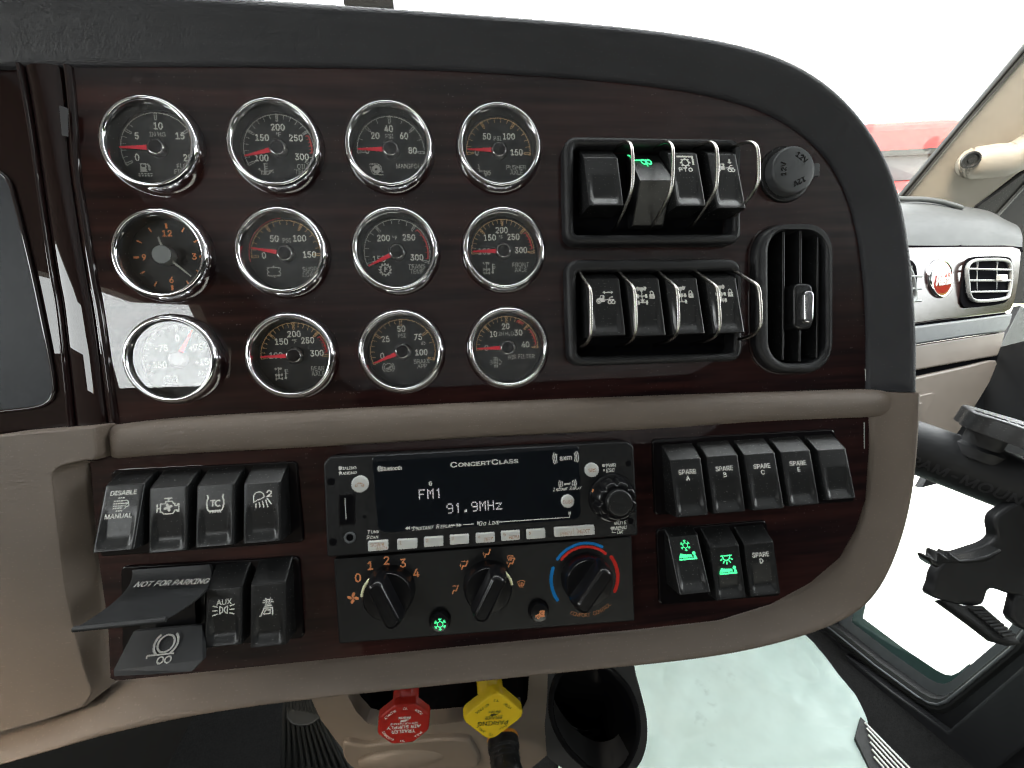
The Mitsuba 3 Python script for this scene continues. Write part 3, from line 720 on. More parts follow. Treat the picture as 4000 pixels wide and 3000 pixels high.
# ------------------------------------------------------------------ gauges
GAUGES = [
    # (key, u, v, R, label, caption, unit, icon, sweep0, sweep1, lo, hi, majors, minor step, minor range, red, needle angle, numerals, scale ink)
    dict(c=(-105,64.8), label="chrome-rimmed FUEL FILTER gauge in IN HG, top row, nearest the cluster", cap=["FUEL", "FILTER"], unit=("IN HG", 0.2, 8.6), icon="fuel_filter", sw=(206, -26), rng=(0, 20), maj=(0, 5, 10, 15, 20), mins=[1, 2, 3, 4, 6], needle=180, nums={0: (-12.6, -5), 5: (-11.6, 7.6), 10: (1, 13.6), 15: (13, 7.8), 20: (16.4, -5.1)}, cap_at=(13.6, -11.8), icon_at=(-8.6, -12.4), sc="print_grey"),
    dict(c=(-34.5,65.1), label="chrome-rimmed OIL TEMP gauge, top row, numbered 100 to 300", cap=["OIL", "TEMP"], unit=("°F", 0.2, 9), icon="oil_temp", sw=(206, -26), rng=(100, 300), maj=(100, 150, 200, 250, 300), mins=list(range(110, 300, 10)), red=(255, 283), needle=193.5, nums={100: (-10.9, -5.2), 150: (-9.7, 7.1), 200: (0.2, 13.5), 250: (10.6, 7.1), 300: (13.4, -4.4)}, cap_at=(13, -12), icon_at=(-9, -12.6), sc="print_grey"),
    dict(c=(34.5,65), label="chrome-rimmed MANIFOLD gauge in PSI with a turbo symbol, numbered 0 to 80", cap=["MANIFOLD"], unit=("PSI", -0.4, 9), icon="turbo", sw=(183, -3), rng=(0, 80), maj=(0, 20, 40, 60, 80), mins=[10, 30, 50, 70], needle=180, nums={0: (-15, 0), 20: (-9.4, 9.2), 40: (-0.8, 13.6), 60: (8.7, 9.3), 80: (13.7, 0.2)}, cap_at=(11.6, -9.7), icon_at=(-10, -11.8), sc="print_grey"),
    dict(c=(104.5,65.1), label="chrome-rimmed PUSHER AXLE gauge in PSI, top row, rightmost", cap=["PUSHER", "AXLE"], unit=("PSI", -0.4, 8.3), icon="pusher_axle", sw=(184, -4), rng=(0, 150), maj=(0, 50, 100, 150), mins=list(range(10, 150, 10)), needle=179, nums={0: (-14.6, -0.7), 50: (-7.5, 9.5), 100: (7.2, 9.7), 150: (12, -0.5)}, cap_at=(11.4, -11.8), icon_at=(-10, -12), sc="print_amber"),
    dict(clock=True, c=(-104.9,-0.3), label="chrome-rimmed analogue clock with orange marks and pale hands"),
    dict(c=(-35.1,0.3), label="chrome-rimmed SUSP LOAD gauge in PSI with an air bag symbol", cap=["SUSP", "LOAD"], unit=("PSI", 1.0, 8.6), icon="air_bag", sw=(184, -2), rng=(0, 150), maj=(0, 50, 100, 150), mins=list(range(10, 150, 10)), needle=169.5, rim_red=True, nums={0: (-13.7, -0.6), 50: (-6.6, 9.8), 100: (8.8, 9.8), 150: (14.2, -0.5)}, cap_at=(13.6, -11.4), icon_at=(-8.4, -11), sc="print_amber"),
    dict(c=(34.7,0.2), label="chrome-rimmed TRANS TEMP gauge with gear symbol, needle pointing lowest of all", cap=["TRANS", "TEMP"], unit=("°F", -1, 9.4), icon="gear_temp", sw=(201, -19), rng=(150, 300), maj=(150, 200, 250, 300), mins=list(range(160, 300, 10)), red=(255, 296), needle=205, nums={150: (-12, -4), 200: (-8.4, 9.4), 250: (8, 9.6), 300: (12.4, -3.4)}, cap_at=(12, -10.8), icon_at=(-8.4, -11), sc="print_grey"),
    dict(c=(104.7,-0.3), label="chrome-rimmed FRONT AXLE temperature gauge, middle row, rightmost", cap=["FRONT", "AXLE"], unit=("°F", -1.2, 9.4), icon="axle_temp", sw=(182, -2), rng=(100, 300), maj=(100, 150, 200, 250, 300), mins=list(range(110, 300, 10)), red=(256, 293), needle=180, nums={100: (-12.6, 0.3), 150: (-8.6, 9.4), 200: (-0.4, 14.2), 250: (7.4, 9.6), 300: (12.2, 0.8)}, cap_at=(11.6, -10.6), icon_at=(-10, -11), sc="print_amber"),
    dict(c=(-104.9,-64.2), label="chrome-rimmed AMPS gauge washed out by a bright window reflection", cap=["AMPS"], unit=("AMPS", -30, -30), icon="battery", sw=(205, -25), rng=(-150, 150), maj=(-150, -75, 0, 75, 150), mins=list(range(-135, 150, 15)), needle=60, nums={"-150": (-13, -3), "-75": (-10, 7.4), "0": (0, 13.4), "+75": (10.6, 7.2), "+150": (14.6, -2.2)}, cap_at=(15, -9.6), icon_at=(-6, -12.6), sc="print_grey"),
    dict(c=(-34.4,-64.8), label="chrome-rimmed REAR AXLE temperature gauge, bottom row", cap=["REAR", "AXLE"], unit=("°F", 0, 9.4), icon="axle_temp", sw=(182, -2), rng=(100, 300), maj=(100, 150, 200, 250, 300), mins=list(range(110, 300, 10)), red=(258, 293), needle=180, nums={100: (-12, 0.6), 150: (-8, 9.4), 200: (0.2, 14), 250: (8.4, 9.6), 300: (13.6, 1)}, cap_at=(13.4, -10.6), icon_at=(-9.4, -11.6), sc="print_amber"),
    dict(c=(34.6,-64.8), label="chrome-rimmed BRAKE APP gauge in PSI, bottom row, numbered to 100", cap=["BRAKE", "APP"], unit=("PSI", -0.2, 10.4), icon="brake_hand", sw=(201, -17), rng=(0, 100), maj=(0, 25, 50, 75, 100), mins=[5, 10, 15, 20, 30, 35, 40, 45, 85], needle=200.5, nums={0: (-13.8, -2.4), 25: (-11, 8.6), 50: (-0.4, 15), 75: (10.4, 9.2), 100: (12, -1.2)}, cap_at=(12, -8.8), icon_at=(-10.2, -10.4), sc="print_amber", small=("85", 13.6, 5)),
    dict(c=(104.9,-65.1), label="chrome-rimmed AIR FILTER gauge in inches of water, bottom row, rightmost", cap=["AIR FILTER"], unit=("IN H₂O", -0.4, 9.6), icon="air_filter", sw=(181, -1), rng=(0, 40), maj=(0, 10, 20, 30, 40), mins=list(range(2, 40, 2)), red=(31.5, 39), red2=(25, 28), needle=180, nums={0: (-14.4, 0.4), 10: (-9.2, 9.6), 20: (-0.6, 14.6), 30: (8, 10), 40: (12.6, 1.6)}, cap_at=(9.4, -6.6), icon_at=(-8.4, -9.8), sc="print_amber"),
]
RIM = [(28.3, -1), (28.3, 1.6), (28.0, 4.4), (27.2, 7), (26, 8.7), (24.9, 9.2), (24.1, 8.8), (23.6, 7.6), (23.4, 6.2), (23.2, 5)]
WALL = [(23.3, 6.0), (23.0, 2.0), (22.9, -1.6)]


def gauge(g):
    clock = g.get("clock")
    k = thing("clock" if clock else "gauge", g["label"], "clock" if clock else "gauge", None if clock else "chrome-rimmed round gauges on the upper panel")
    f = at(*g["c"], 0)
    part(k, "bezel", lathe(RIM, 72), "chrome", f, smooth=60)
    part(k, "inner_wall", lathe(WALL, 48), "black_plastic", f, smooth=60)
    dial = part(k, "dial", slab(np.array(arc(0, 0, 23.1, 0, 354, 60)), -2.6, -1.6, 0.1), "dial_black", f, smooth=False)
    fd = at(*g["c"], -1.6)
    if clock:
        marks = [ln([(17.4 * math.cos(q), 17.4 * math.sin(q)), (20.6 * math.cos(q), 20.6 * math.sin(q))], 1.3 if i % 3 == 0 else 0.8) for i, q in enumerate(np.radians(np.arange(12) * 30)) if i != 7 or True]
        part(dial, "hour_mark", ink(U(*marks)), "print_orange", fd, smooth=False)
        part(dial, "numeral", [text("12", 3.6, 0, 14.4), text("3", 3.6, 14.6, 0), text("6", 3.6, 0, -14.2), text("9", 3.6, -14.6, 0)], "print_orange", fd, smooth=False)
        part(k, "hour_hand", slab(ccw([(-1, 0), (1, 0), (0.35, 12), (-0.35, 12)]), 0, 0.5, 0.1), "print_grey", at(*g["c"], 1.2, rz=17), smooth=False)
        part(k, "minute_hand", slab(ccw([(-0.9, 0), (0.9, 0), (0.3, 19), (-0.3, 19)]), 0, 0.5, 0.1), "print_grey", at(*g["c"], 2.2, rz=-133), smooth=False)
        part(k, "hub", lathe([(5.6, 0), (5.6, 5.4), (5.3, 6), (0.01, 6)], 40), "hub_grey", f, smooth=30)
        for s in (-1, 1):
            part(dial, "screw", lathe([(1.2, 0), (1.2, 0.5), (0.9, 0.9), (0.01, 0.9)], 16), "black_knob", at(g["c"][0] + s * 16.6, g["c"][1] - 11, -1.6), smooth=30)
    else:
        a0, a1 = g["sw"]
        ang = lambda x: a0 + (a1 - a0) * (x - g["rng"][0]) / (g["rng"][1] - g["rng"][0])  # noqa: E731
        pol = lambda r, d: (r * math.cos(math.radians(d)), r * math.sin(math.radians(d)))  # noqa: E731
        R = 21.2
        ticks = [ln(arc(0, 0, R, a0, a1, 60), 0.42)]
        for m in g["mins"]:
            red = g.get("red") and g["red"][0] < m < g["red"][1]
            if not red:
                ticks.append(ln([pol(R, ang(m)), pol(R - 2.8, ang(m))], 0.34))
        for m in g["maj"]:
            d = ang(m)
            e = 1.6
            ticks += [ln([pol(R, d - e * 1.2), pol(R - 4.2, d - e * 0.9)], 0.4), ln([pol(R, d + e * 1.2), pol(R - 4.2, d + e * 0.9)], 0.4), ln([pol(R - 4.2, d - e), pol(R - 4.2, d + e)], 0.35), ln([pol(R, d - e), pol(R, d + e)], 0.8)]
        part(dial, "scale", ink(U(*ticks)), g["sc"], fd, smooth=False)
        for band in (g.get("red"), g.get("red2")):
            if band:
                d0, d1 = ang(band[0]), ang(band[1])
                red = U(ln(arc(0, 0, R - 1.3, d0, d1, 16), 0.8), *[ln([pol(R - 1.4, d), pol(R - 2.9, d)], 0.4) for d in np.linspace(d0, d1, 6)])
                part(dial, "warning_band", ink(red), "print_red", fd, smooth=False)
        if g.get("rim_red"):
            part(dial, "warning_band", ink(ln(arc(0, 0, 22.5, 95, 192, 30), 0.45)), "print_red", fd, smooth=False)
        nums = [text(str(q), 3.9, x, y, True, wide=0.84) for q, (x, y) in g["nums"].items()]
        part(dial, "numeral", nums, "print_white", fd, smooth=False)
        cap_ = [text(s, 2.9, g["cap_at"][0], g["cap_at"][1] + (1.6 if len(g["cap"]) > 1 else 0) - 3.3 * i, False, wide=0.86) for i, s in enumerate(g["cap"])]
        if g["unit"][1] > -20:
            cap_.append(text(g["unit"][0], 2.7, g["unit"][1], g["unit"][2], False, wide=0.86))
        if g.get("small"):
            cap_.append(text(g["small"][0], 2.2, *g["small"][1:], False, wide=0.85))
        part(dial, "lettering", cap_, "print_grey", fd, smooth=False)
        part(dial, "pictogram", picto(g["icon"], 8.6, *g["icon_at"]), "print_grey", fd, smooth=False)
        nd = slab(ccw([(4, -1.5), (20.6, -0.45), (20.9, 0), (20.6, 0.45), (4, 1.5)]), 0, 0.7, 0.25, 2)
        part(k, "needle", nd, "needle_red", at(*g["c"], 0.1, rz=g["needle"]), smooth=False)
        part(k, "hub", lathe([(5.5, -1.6), (5.4, 0.6), (4.5, 1.9), (4.1, 2.0), (4.0, 1.4)], 36), "chrome", f, smooth=50)
        part(k, "hub_cap", lathe([(4.05, 1.2), (3.9, 1.7), (0.01, 1.8)], 32), "black_knob", f, smooth=50)
    part(k, "glass", mesh_of(*disc_sheet(23.4, 5.8)), "gauge_glass", f, smooth=False)


def disc_sheet(r, z, n=48):
    a = np.linspace(0, 2 * math.pi, n, endpoint=False)
    v = np.vstack([np.c_[r * np.cos(a), r * np.sin(a), np.full(n, z)], [[0, 0, z]]])
    return v, np.stack([np.arange(n), (np.arange(n) + 1) % n, np.full(n, n)], 1)


for g in GAUGES:
    gauge(g)


# ------------------------------------------------------------------ rocker switches
def rocker_mesh(W, vt, vs, vb, h1, h2, dish=2.0, n=44):
    """Height field of a rocker cap: slanted top, flat face, scooped lower half; u across, v up."""
    us = np.r_[-W / 2, -W / 2, np.array([-W / 2 + 0.25, -W / 2 + 0.9]), np.linspace(-W / 2 + 1.5, W / 2 - 1.5, 17), W / 2 - 0.9, W / 2 - 0.25, W / 2, W / 2]
    drop = np.r_[99, 1.1, 0.35, 0.06, np.zeros(17), 0.06, 0.35, 1.1, 99]
    vs_ = np.r_[vt, vt - 0.01, np.linspace(vt - 0.4, vs + 0.8, 6), np.linspace(vs + 0.4, vs - 0.8, 4), np.linspace(vs - 1.6, vb + 1.2, n - 14), vb + 0.5, vb]
    rows = []
    for i, v in enumerate(vs_):
        if v >= vs:
            h = 1.5 + (h1 - 1.5) * ((vt - v) / (vt - vs)) ** 0.9
        else:
            h = h1 + (h2 - h1) * (vs - v) / (vs - vb)
        s = (vs - v) / (vs - vb)
        d = 0.0
        if s > 0.35:
            d = dish * min(1, (s - 0.35) / 0.42) * min(1, max(0, (0.955 - s) / 0.13))
        side = np.clip((0.40 * W - np.abs(us)) / 1.3, 0, 1)
        z = h - drop - d * side * side * (3 - 2 * side)
        z = np.where(drop > 50, 0, z)
        if i == len(vs_) - 1 or i == 0:
            z = np.where(drop > 50, 0, z - 0.8)
        rows.append(np.c_[us, np.full(len(us), v), z])
    rows = [np.c_[us, np.full(len(us), vt), us * 0]] + rows + [np.c_[us, np.full(len(us), vb - 0.2), us * 0]]
    return grid(np.array(rows)[:, ::-1])


SEAT = np.random.default_rng(21)


def rocker(label, frame, top, face, bot, h1, h2, group, W=None, dish=2.0, mat="black_plastic", name="rocker_switch"):
    """top, face, bot: points on the cap's upper end, fold (two) and lower end (two) in the panel's frame."""
    h1, h2 = h1 + SEAT.uniform(-0.5, 0.5), h2 + SEAT.uniform(-0.7, 0.5)   # no two sit quite alike
    (xa, ya), (xb, yb) = face
    (xc, yc), (xd, yd) = bot
    u = (xa + xb + xc + xd) / 4
    W = W or ((xb - xa) + (xd - xc)) / 2
    vs, vb, vt = (ya + yb) / 2, (yc + yd) / 2, top[1]
    k = thing(name, label, "switch", group)
    part(k, "rocker_cap", rocker_mesh(W, vt, vs, vb, h1, h2, dish), mat, frame @ at(u, 0, 0), smooth=42)
    lean = math.degrees(math.atan2(h2 - h1, vs - vb))

    def face_frame(s, du=0.0):
        v = vs + (vb - vs) * s
        return frame @ at(u + du, v, h1 + (h2 - h1) * s + 0.08, rx=-lean)
    return k, face_frame, W, vs - vb


def bank(label, frame, ring_, group=None, h=2.2, mat="gloss_black"):
    part(dash, "switch_bezel", slab(ring_, -3, h, 0.8), mat, frame, smooth=40, label=label)


GR = "rocker switches right of the radio"
bank("dark rounded bezel behind the row of five switches", LOW, rquad([(203.6,-23.5),(343.2,-25),(356.7,-79.1),(202.3,-76.8)], 3))
bank("dark rounded bezel behind the row of three sleeper switches", LOW, rquad([(203,-86.9),(285.4,-87.2),(293.7,-142.2),(202.4,-139.4)], 3))
for lab, txt, tp, fc, bt, h1, h2 in [
    ("black rocker switch lettered SPARE A", ("SPARE", "A"), (220.8,-27.5), [(210.1,-36.5),(233.2,-37.9)], [(210,-74.4),(231.7,-74.4)], 13, 19),
    ("black rocker switch lettered SPARE B", ("SPARE", "B"), (248.2,-27.4), [(236.9,-36.7),(260.6,-36.7)], [(236.3,-74.3),(258.4,-74.3)], 13, 19),
    ("black rocker switch lettered SPARE C", ("SPARE", "C"), (276,-27.6), [(264.7,-37.3),(288.5,-37)], [(263.4,-74),(285.8,-74)], 13, 19),
    ("black rocker switch lettered SPARE E", ("SPARE", "E"), (303.1,-27.8), [(292.4,-37.3),(315.5,-37.1)], [(290.7,-74),(312.9,-73.2)], 13, 19),
    ("blank black rocker switch at the right end of the row of five", None, (331.1,-28), [(319.6,-38),(342.3,-37.2)], [(318.8,-71.9),(340.4,-71)], 13, 19),
    ("black rocker switch lettered SPARE D", ("SPARE", "D"), (273.4,-89.2), [(260.6,-98.3),(284.4,-99.3)], [(260.5,-132.6),(280.8,-133.2)], 13, 17),
]:
    k, ff, W, H = rocker(lab, LOW, tp, fc, bt, h1, h2, GR)
    if txt:
        part(k, "lettering", [text(txt[0], 3.0, 0, 1.9, wide=0.98), text(txt[1], 3.0, 0, -2.3)], "print_white", ff(0.27), smooth=False)
for lab, ic, tp, fc, bt, h1, h2, s in [
    ("rocker switch with lit green snowflake and bunk symbol, pressed at its top", "bunk_cool", (216,-86.4), [(206.6,-90.1),(228.5,-91)], [(209.7,-124.8),(231.1,-124.2)], 8, 22, 0.24),
    ("rocker switch with lit green lamp and bunk symbol", "bunk_lamp", (245.7,-87.8), [(234.3,-98.3),(257.4,-98.9)], [(236.3,-132.1),(255.9,-132.7)], 13, 18, 0.33),
]:
    k, ff, W, H = rocker(lab, LOW, tp, fc, bt, h1, h2, GR)
    part(k, "pictogram", picto(ic, 13.5), "print_green", ff(s), smooth=False, emit=GREEN_LIT)

GL = "rocker switches left of the radio"
bank("dark rounded bezel behind the four switches left of the radio", LOW, rquad([(-144.1,-21.1),(-35.3,-22.9),(-33,-75.1),(-152.8,-73.6)], 3))
bank("dark rounded bezel behind the AUX and beacon switches", LOW, rquad([(-141.2,-80.6),(-36.4,-84.2),(-35.6,-136),(-142.3,-135)], 3))
for lab, ic, tp, fc, bt, h1, h2, s, sz in [
    ("rocker switch lettered DISABLE and MANUAL with a smoke symbol, tilted furthest out", "regen", (-130.1,-22.2), [(-139.4,-28.1),(-117.4,-29.2)], [(-139.5,-63.9),(-118.4,-64.9)], 14, 25, 0.3, 8.4),
    ("rocker switch with an engine and fan symbol", "engine_fan", (-103.6,-22.8), [(-114.1,-32.1),(-92.4,-31.4)], [(-114.6,-68.9),(-93.5,-69.3)], 15, 19, 0.31, 12.5),
    ("rocker switch with TC inside a tyre symbol", "traction", (-77.6,-23.6), [(-87.6,-32.7),(-65.9,-32)], [(-89,-68),(-67.7,-68.2)], 15, 19, 0.3, 12),
    ("rocker switch with a work light symbol and a 2", "work_light", (-49.4,-23.3), [(-61.5,-33.5),(-39.5,-32.9)], [(-62.3,-68.3),(-41.1,-68.4)], 15, 19, 0.28, 11.5),
    ("rocker switch lettered AUX above twin lamps", "aux_lamps", (-75,-83.9), [(-87,-95.6),(-65,-94.9)], [(-85.6,-127.8),(-66,-128.1)], 14, 18, 0.37, 12.5),
    ("rocker switch with a flashing beacon symbol", "beacon", (-48.3,-83.5), [(-61.3,-95.2),(-39.9,-94.6)], [(-60.2,-130.8),(-40.4,-130.9)], 14, 18, 0.36, 11),
]:
    k, ff, W, H = rocker(lab, LOW, tp, fc, bt, h1, h2, GL)
    part(k, "pictogram", picto(ic, sz), "print_white", ff(s), smooth=False)
    if ic == "regen":
        part(k, "lettering", [text("DISABLE", 2.5, 0.3, 6.6), text("MANUAL", 2.5, -0.3, -6.6)], "print_white", ff(s), smooth=False)
    if ic == "aux_lamps":
        part(k, "lettering", text("AUX", 3.0, 0.2, 4.6), "print_white", ff(s), smooth=False)

# trailer brake: two flared paddles
tb = thing("trailer_brake_lever", "black trailer brake switch with two flared paddles, the upper lettered NOT FOR PARKING", "lever")
up_back, up_mid, up_front = np.array([(-132.8,-82.3),(-89.1,-83.1)]), np.array([(-130.8,-92.1),(-85.4,-94)]), np.array([(-134.8,-97.5),(-90.4,-97.3)])
rows = []
for t in np.linspace(0, 1, 20):
    q = np.array([(1 - t) ** 2, 2 * t * (1 - t), t * t])
    a = q[0] * up_back[0] + q[1] * (2 * up_mid[0] - (up_back[0] + up_front[0]) / 2) + q[2] * up_front[0]
    b = q[0] * up_back[1] + q[1] * (2 * up_mid[1] - (up_back[1] + up_front[1]) / 2) + q[2] * up_front[1]
    w = 5 + 10 * t + 28 * t ** 2.2
    x = np.linspace(0, 1, 12)[:, None]
    rows.append(np.c_[a + (b - a) * x, np.full(12, w)])
rows = np.array(rows)
rows[:, -1, 2] -= 0.6
under = rows.copy()
under[:, :, 2] -= 3.0
under[:, :, 1] -= 0.8
sheet = trimesh.util.concatenate([grid(rows), grid(under[:, ::-1]), grid(np.array([rows[:, 0], under[:, 0]])), grid(np.array([under[:, -1], rows[:, -1]])), grid(np.array([under[-1], rows[-1]])), grid(np.array([rows[0], under[0]]))])
part(tb, "paddle", sheet, "paddle_grey", LOW, smooth=40, label="upper paddle lettered NOT FOR PARKING")
lipbar = rows[-1].copy()
part(tb, "lip", tube(lipbar, 1.5, 10), "paddle_grey", LOW, smooth=60)
mid_a, mid_b = rows[7], rows[9]
fr = plane_frame(mid_a[6], mid_a[7], mid_a[6] + (rows[5][6] - rows[9][6]))
part(tb, "lettering", text("NOT FOR PARKING", 3.4, 0, 1, slant=0.15, wide=0.96), "print_white", LOW @ fr @ at(0, 0, 0.8), smooth=False)
lowp = [(-127,-115.4), (-89.1,-115.6), (-82.6,-129.7), (-87.6,-134.6), (-107.4,-133.6), (-127.4,-132.2), (-129.1,-130)]
lz = [14, 14, 26, 28, 28.5, 28.5, 26.5]
ring_ = np.array([(x, y, z) for (x, y), z in zip(lowp, lz)])
m_ = np.linalg.svd(ring_ - ring_.mean(0))[2]
back = ring_ - np.array([0, 0.6, 3.5])
part(tb, "paddle", loft([ring_[::-1], back[::-1]]), "paddle_grey", LOW, smooth=False, label="lower paddle with a trailer and brake disc symbol")
fr = plane_frame((ring_[0] + ring_[1] + ring_[3] + ring_[5]) / 4 + [2.5, 0.5, 0], (ring_[0] + ring_[1] + ring_[3] + ring_[5]) / 4 + (ring_[1] - ring_[0]) + [2.5, 0.5, 0], (ring_[0] + ring_[1]) / 2 + [0, 6, -3])
part(tb, "pictogram", picto("trailer_brake", 17), "print_grey", LOW @ fr @ at(0, 0, 0.9), smooth=False)
part(tb, "base", slab(rquad([(-128.1,-86),(-91.8,-86.9),(-94.8,-139.3),(-133.7,-138.8)], 2), 0, 3, 1), "black_plastic", LOW, smooth=40)
part(tb, "paddle_hinge", box3(*[[(-117.8,-92.1),(-95.6,-94.2)][q][0] for q in (0, 1)], (-112.6,-119.1)[1], (-111.6,-91.9)[1], 0, 9), "black_knob", LOW, smooth=False)

# ------------------------------------------------------------------ guarded switches, upper right
for lab, o4, i4, rr in [
    ("upper black guarded switch housing beside the top gauges", [(146.1,70.2),(267.6,69.7),(269.4,-0.2),(144.9,1.1)], [(152.8,64.3),(264.9,64.8),(263,6.6),(151,7.5)], 9),
    ("lower black guarded switch housing above the brake gauges", [(145,-8.6),(268.9,-10.3),(270,-81),(145,-79.7)], [(151.9,-16.5),(265.5,-18.3),(263.5,-75.4),(151.3,-73.2)], 9),
]:
    k = thing("switch_guard_housing", lab, "switch housing", "guarded switch housings with steel wires")
    part(k, "rim", frame_of(rquad(o4, rr, 8), rquad(i4, rr * 0.4, 8), -2, 11, 3.2, depth=-3, steps=5), "black_matte", smooth=60)
    part(k, "floor_plate", slab(rquad(i4, 2, 5), -4, -2.2, 0.1), "void_black", smooth=False)
GG = "guarded rocker switches in the housings"
for lab, ic, tp, fc, bt, h1, h2, s, lit in [
    ("blank black guarded rocker switch, first in the upper housing", None, (173.1,65.7), [(156.9,54.4),(181,54.6)], [(158.3,21.2),(180,21.5)], 15, 24, 0.3, False),
    ("guarded rocker switch with a lit green trailer axle symbol, pressed at its foot", "trailer_axle", (201.5,62.1), [(188.1,37.6),(210.9,37.7)], [(195.7,13),(217.6,12.8)], 22, 8, 0.3, True),
    ("guarded rocker switch lettered PTO", "pto", (229.2,66.2), [(214.9,57.9),(236.4,58.5)], [(215.7,20.5),(234.9,20.9)], 13, 24, 0.2, False),
    ("guarded rocker switch with a truck and down arrow, upper housing", "truck_down", (258.7,66.5), [(243.2,58.2),(264.7,58.5)], [(242.9,19.3),(262,19.2)], 13, 24, 0.25, False),
    ("guarded rocker switch with a truck and double arrow", "truck_slide", (169.8,-16.8), [(155.2,-22.2),(180.1,-22.5)], [(157.7,-60.3),(179.9,-60.8)], 14, 24, 0.36, False),
    ("guarded rocker switch with axle and padlock, second in the lower housing", "axle_lock1", (198.7,-17.5), [(182.8,-23),(207.3,-23.1)], [(185.8,-61.4),(207.3,-61.8)], 14, 24, 0.3, False),
    ("guarded rocker switch with axle and padlock, third in the lower housing", "axle_lock2", (226.9,-18), [(210.5,-23.4),(234.1,-23.4)], [(213.4,-61),(234.8,-61.6)], 14, 24, 0.3, False),
    ("guarded rocker switch with axle and padlock, rightmost in the lower housing", "axle_lock3", (255.8,-18.1), [(238.5,-23.6),(262.2,-23.8)], [(241.3,-61.4),(262.1,-61.9)], 14, 24, 0.29, False),
]:
    if lit:
        k, ff, W, H = rocker(lab, UP, tp, fc, bt, h1, h2, GG, dish=0.0)
        (xa, ya), (xb, yb) = fc
        sl_ = (tp[1] - ya)
        fr = at((xa + xb) / 2 - 1.5, ya + sl_ * 0.78, 1.5 + (h1 - 1.5) * 0.22 ** 0.9 + 0.9, rx=-math.degrees(math.atan2(h1 - 1.5, sl_)))
        part(k, "pictogram", picto(ic, 14).apply_transform(np.diag([1, 1.9, 1, 1])), "print_green", fr, smooth=False, emit=GREEN_LIT)
    else:
        k, ff, W, H = rocker(lab, UP, tp, fc, bt, h1, h2, GG)
        if ic:
            part(k, "pictogram", picto(ic, 12.5), "print_white", ff(s, 0.6), smooth=False)
GW = "bent steel guard wires over the switches"
for lab, ends in [
    ("bent steel guard wire, first in the upper housing", [(182.8,65.3),(181.4,12.6)]),
    ("bent steel guard wire, second in the upper housing", [(209.6,65.6),(205.7,11.3)]),
    ("bent steel guard wire, third in the upper housing", [(237.4,65.8),(236,13.2)]),
    ("bent steel guard wire at the right end of the upper housing", [(263.8,65.7),(264.6,16.8)]),
    ("bent steel guard wire at the left end of the lower housing", [(154.5,-16.2),(153.4,-67.7)]),
    ("bent steel guard wire, second in the lower housing", [(181.8,-16.7),(182.6,-67.2)]),
    ("bent steel guard wire, third in the lower housing", [(209.7,-17.3),(210.3,-67.2)]),
    ("bent steel guard wire, fourth in the lower housing", [(236,-17.3),(238.5,-67.7)]),
    ("bent steel guard wire at the right end of the lower housing", [(264.3,-17.5),(266.6,-66.8)]),
]:
    (ua, va), (ub, vb) = ends
    H = va - vb
    low = "lower" in lab
    pts = [(0, -2), (0, 4), (0.02, 9)] + ([(0.12, 18), (0.22, 27), (0.27, 31), (0.33, 33.5), (0.45, 34.5), (0.75, 34.5), (0.86, 32), (0.93, 26), (0.97, 16)] if low else [(0.08, 22), (0.14, 28), (0.2, 31.5), (0.27, 33.5), (0.4, 34.5), (0.62, 34.5), (0.72, 32.5), (0.79, 28), (0.86, 21), (0.93, 13)]) + [(0.99, 5), (1, -2)]
    p3 = curve([(ua + (ub - ua) * t, va - H * t, w) for t, w in pts], 44)
    k = thing("guard_wire", lab, "guard wire", GW)
    part(k, "wire", tube(p3, 1.12, 10), "steel_wire", smooth=60)

# ------------------------------------------------------------------ 12 V socket cap and air vent
sc = thing("power_socket_cap", "round grey cap marked 12V with a small pull tab", "socket cap")
cc = (308.3,49.8)
f = at(cc[0], cc[1], 0)
part(sc, "collar", lathe([(19.5, -1), (19.4, 1.6), (18.4, 2.4), (16, 2.4)], 48), "black_plastic", f, smooth=50)
part(sc, "cap", lathe([(16.2, 0), (16.2, 8.4), (15.6, 9.8), (14.2, 10.4), (8, 10.9), (0.01, 11)], 48), "socket_grey", f, smooth=50)
part(sc, "tab", slab(rect(7, 9, 0.6, cx=18.2, cy=1), 5.5, 7.5, 0.5), "socket_grey", f, smooth=40)
for q in (55, 180, 292):
    part(sc, "lettering", text("12V", 3.6, 8.6 * math.cos(math.radians(q)), 9.2 * math.sin(math.radians(q)), True, q - 90, depth=0.3), "print_black", f @ at(0, 0, 10.85), smooth=False)

vent = thing("air_vent", "tall rounded black air vent with upright vanes and a chrome-tipped slider", "air vent")
vo = rquad([(281.9,13.6),(340.5,13.1),(343,-93.2),(282.8,-90.2)], [24, 22, 22, 22], 10)
vi = rquad([(291.7,10.1),(336.3,9.6),(337.7,-85.7),(292.5,-84)], [17, 16, 16, 16], 10)
part(vent, "frame", frame_of(vo, vi, -1, 8, 3.4, depth=-20, steps=5), "black_matte", smooth=60)
part(vent, "backing", slab(inset(vi, -1), -24, -15.5, 0.1), "void_black", smooth=False)
part(vent, "seal_ring", tube(lift(inset(ccw(vo), -0.7), 0.2), 1.0, 8, cyc=True), "gloss_wood", smooth=60)
for tp_, bt_ in [(305.3,9.4),(305.9,-82.3)], [(318.7,10.4),(319.1,-84.1)], [(332.2,8.5),(333.1,-82)]:
    um = (tp_[0] + bt_[0]) / 2
    part(vent, "vane", slab(rect(2.0, tp_[1] - bt_[1], 0.6, cx=um, cy=(tp_[1] + bt_[1]) / 2), -14, 4.2, 0.8), "black_plastic", smooth=40)
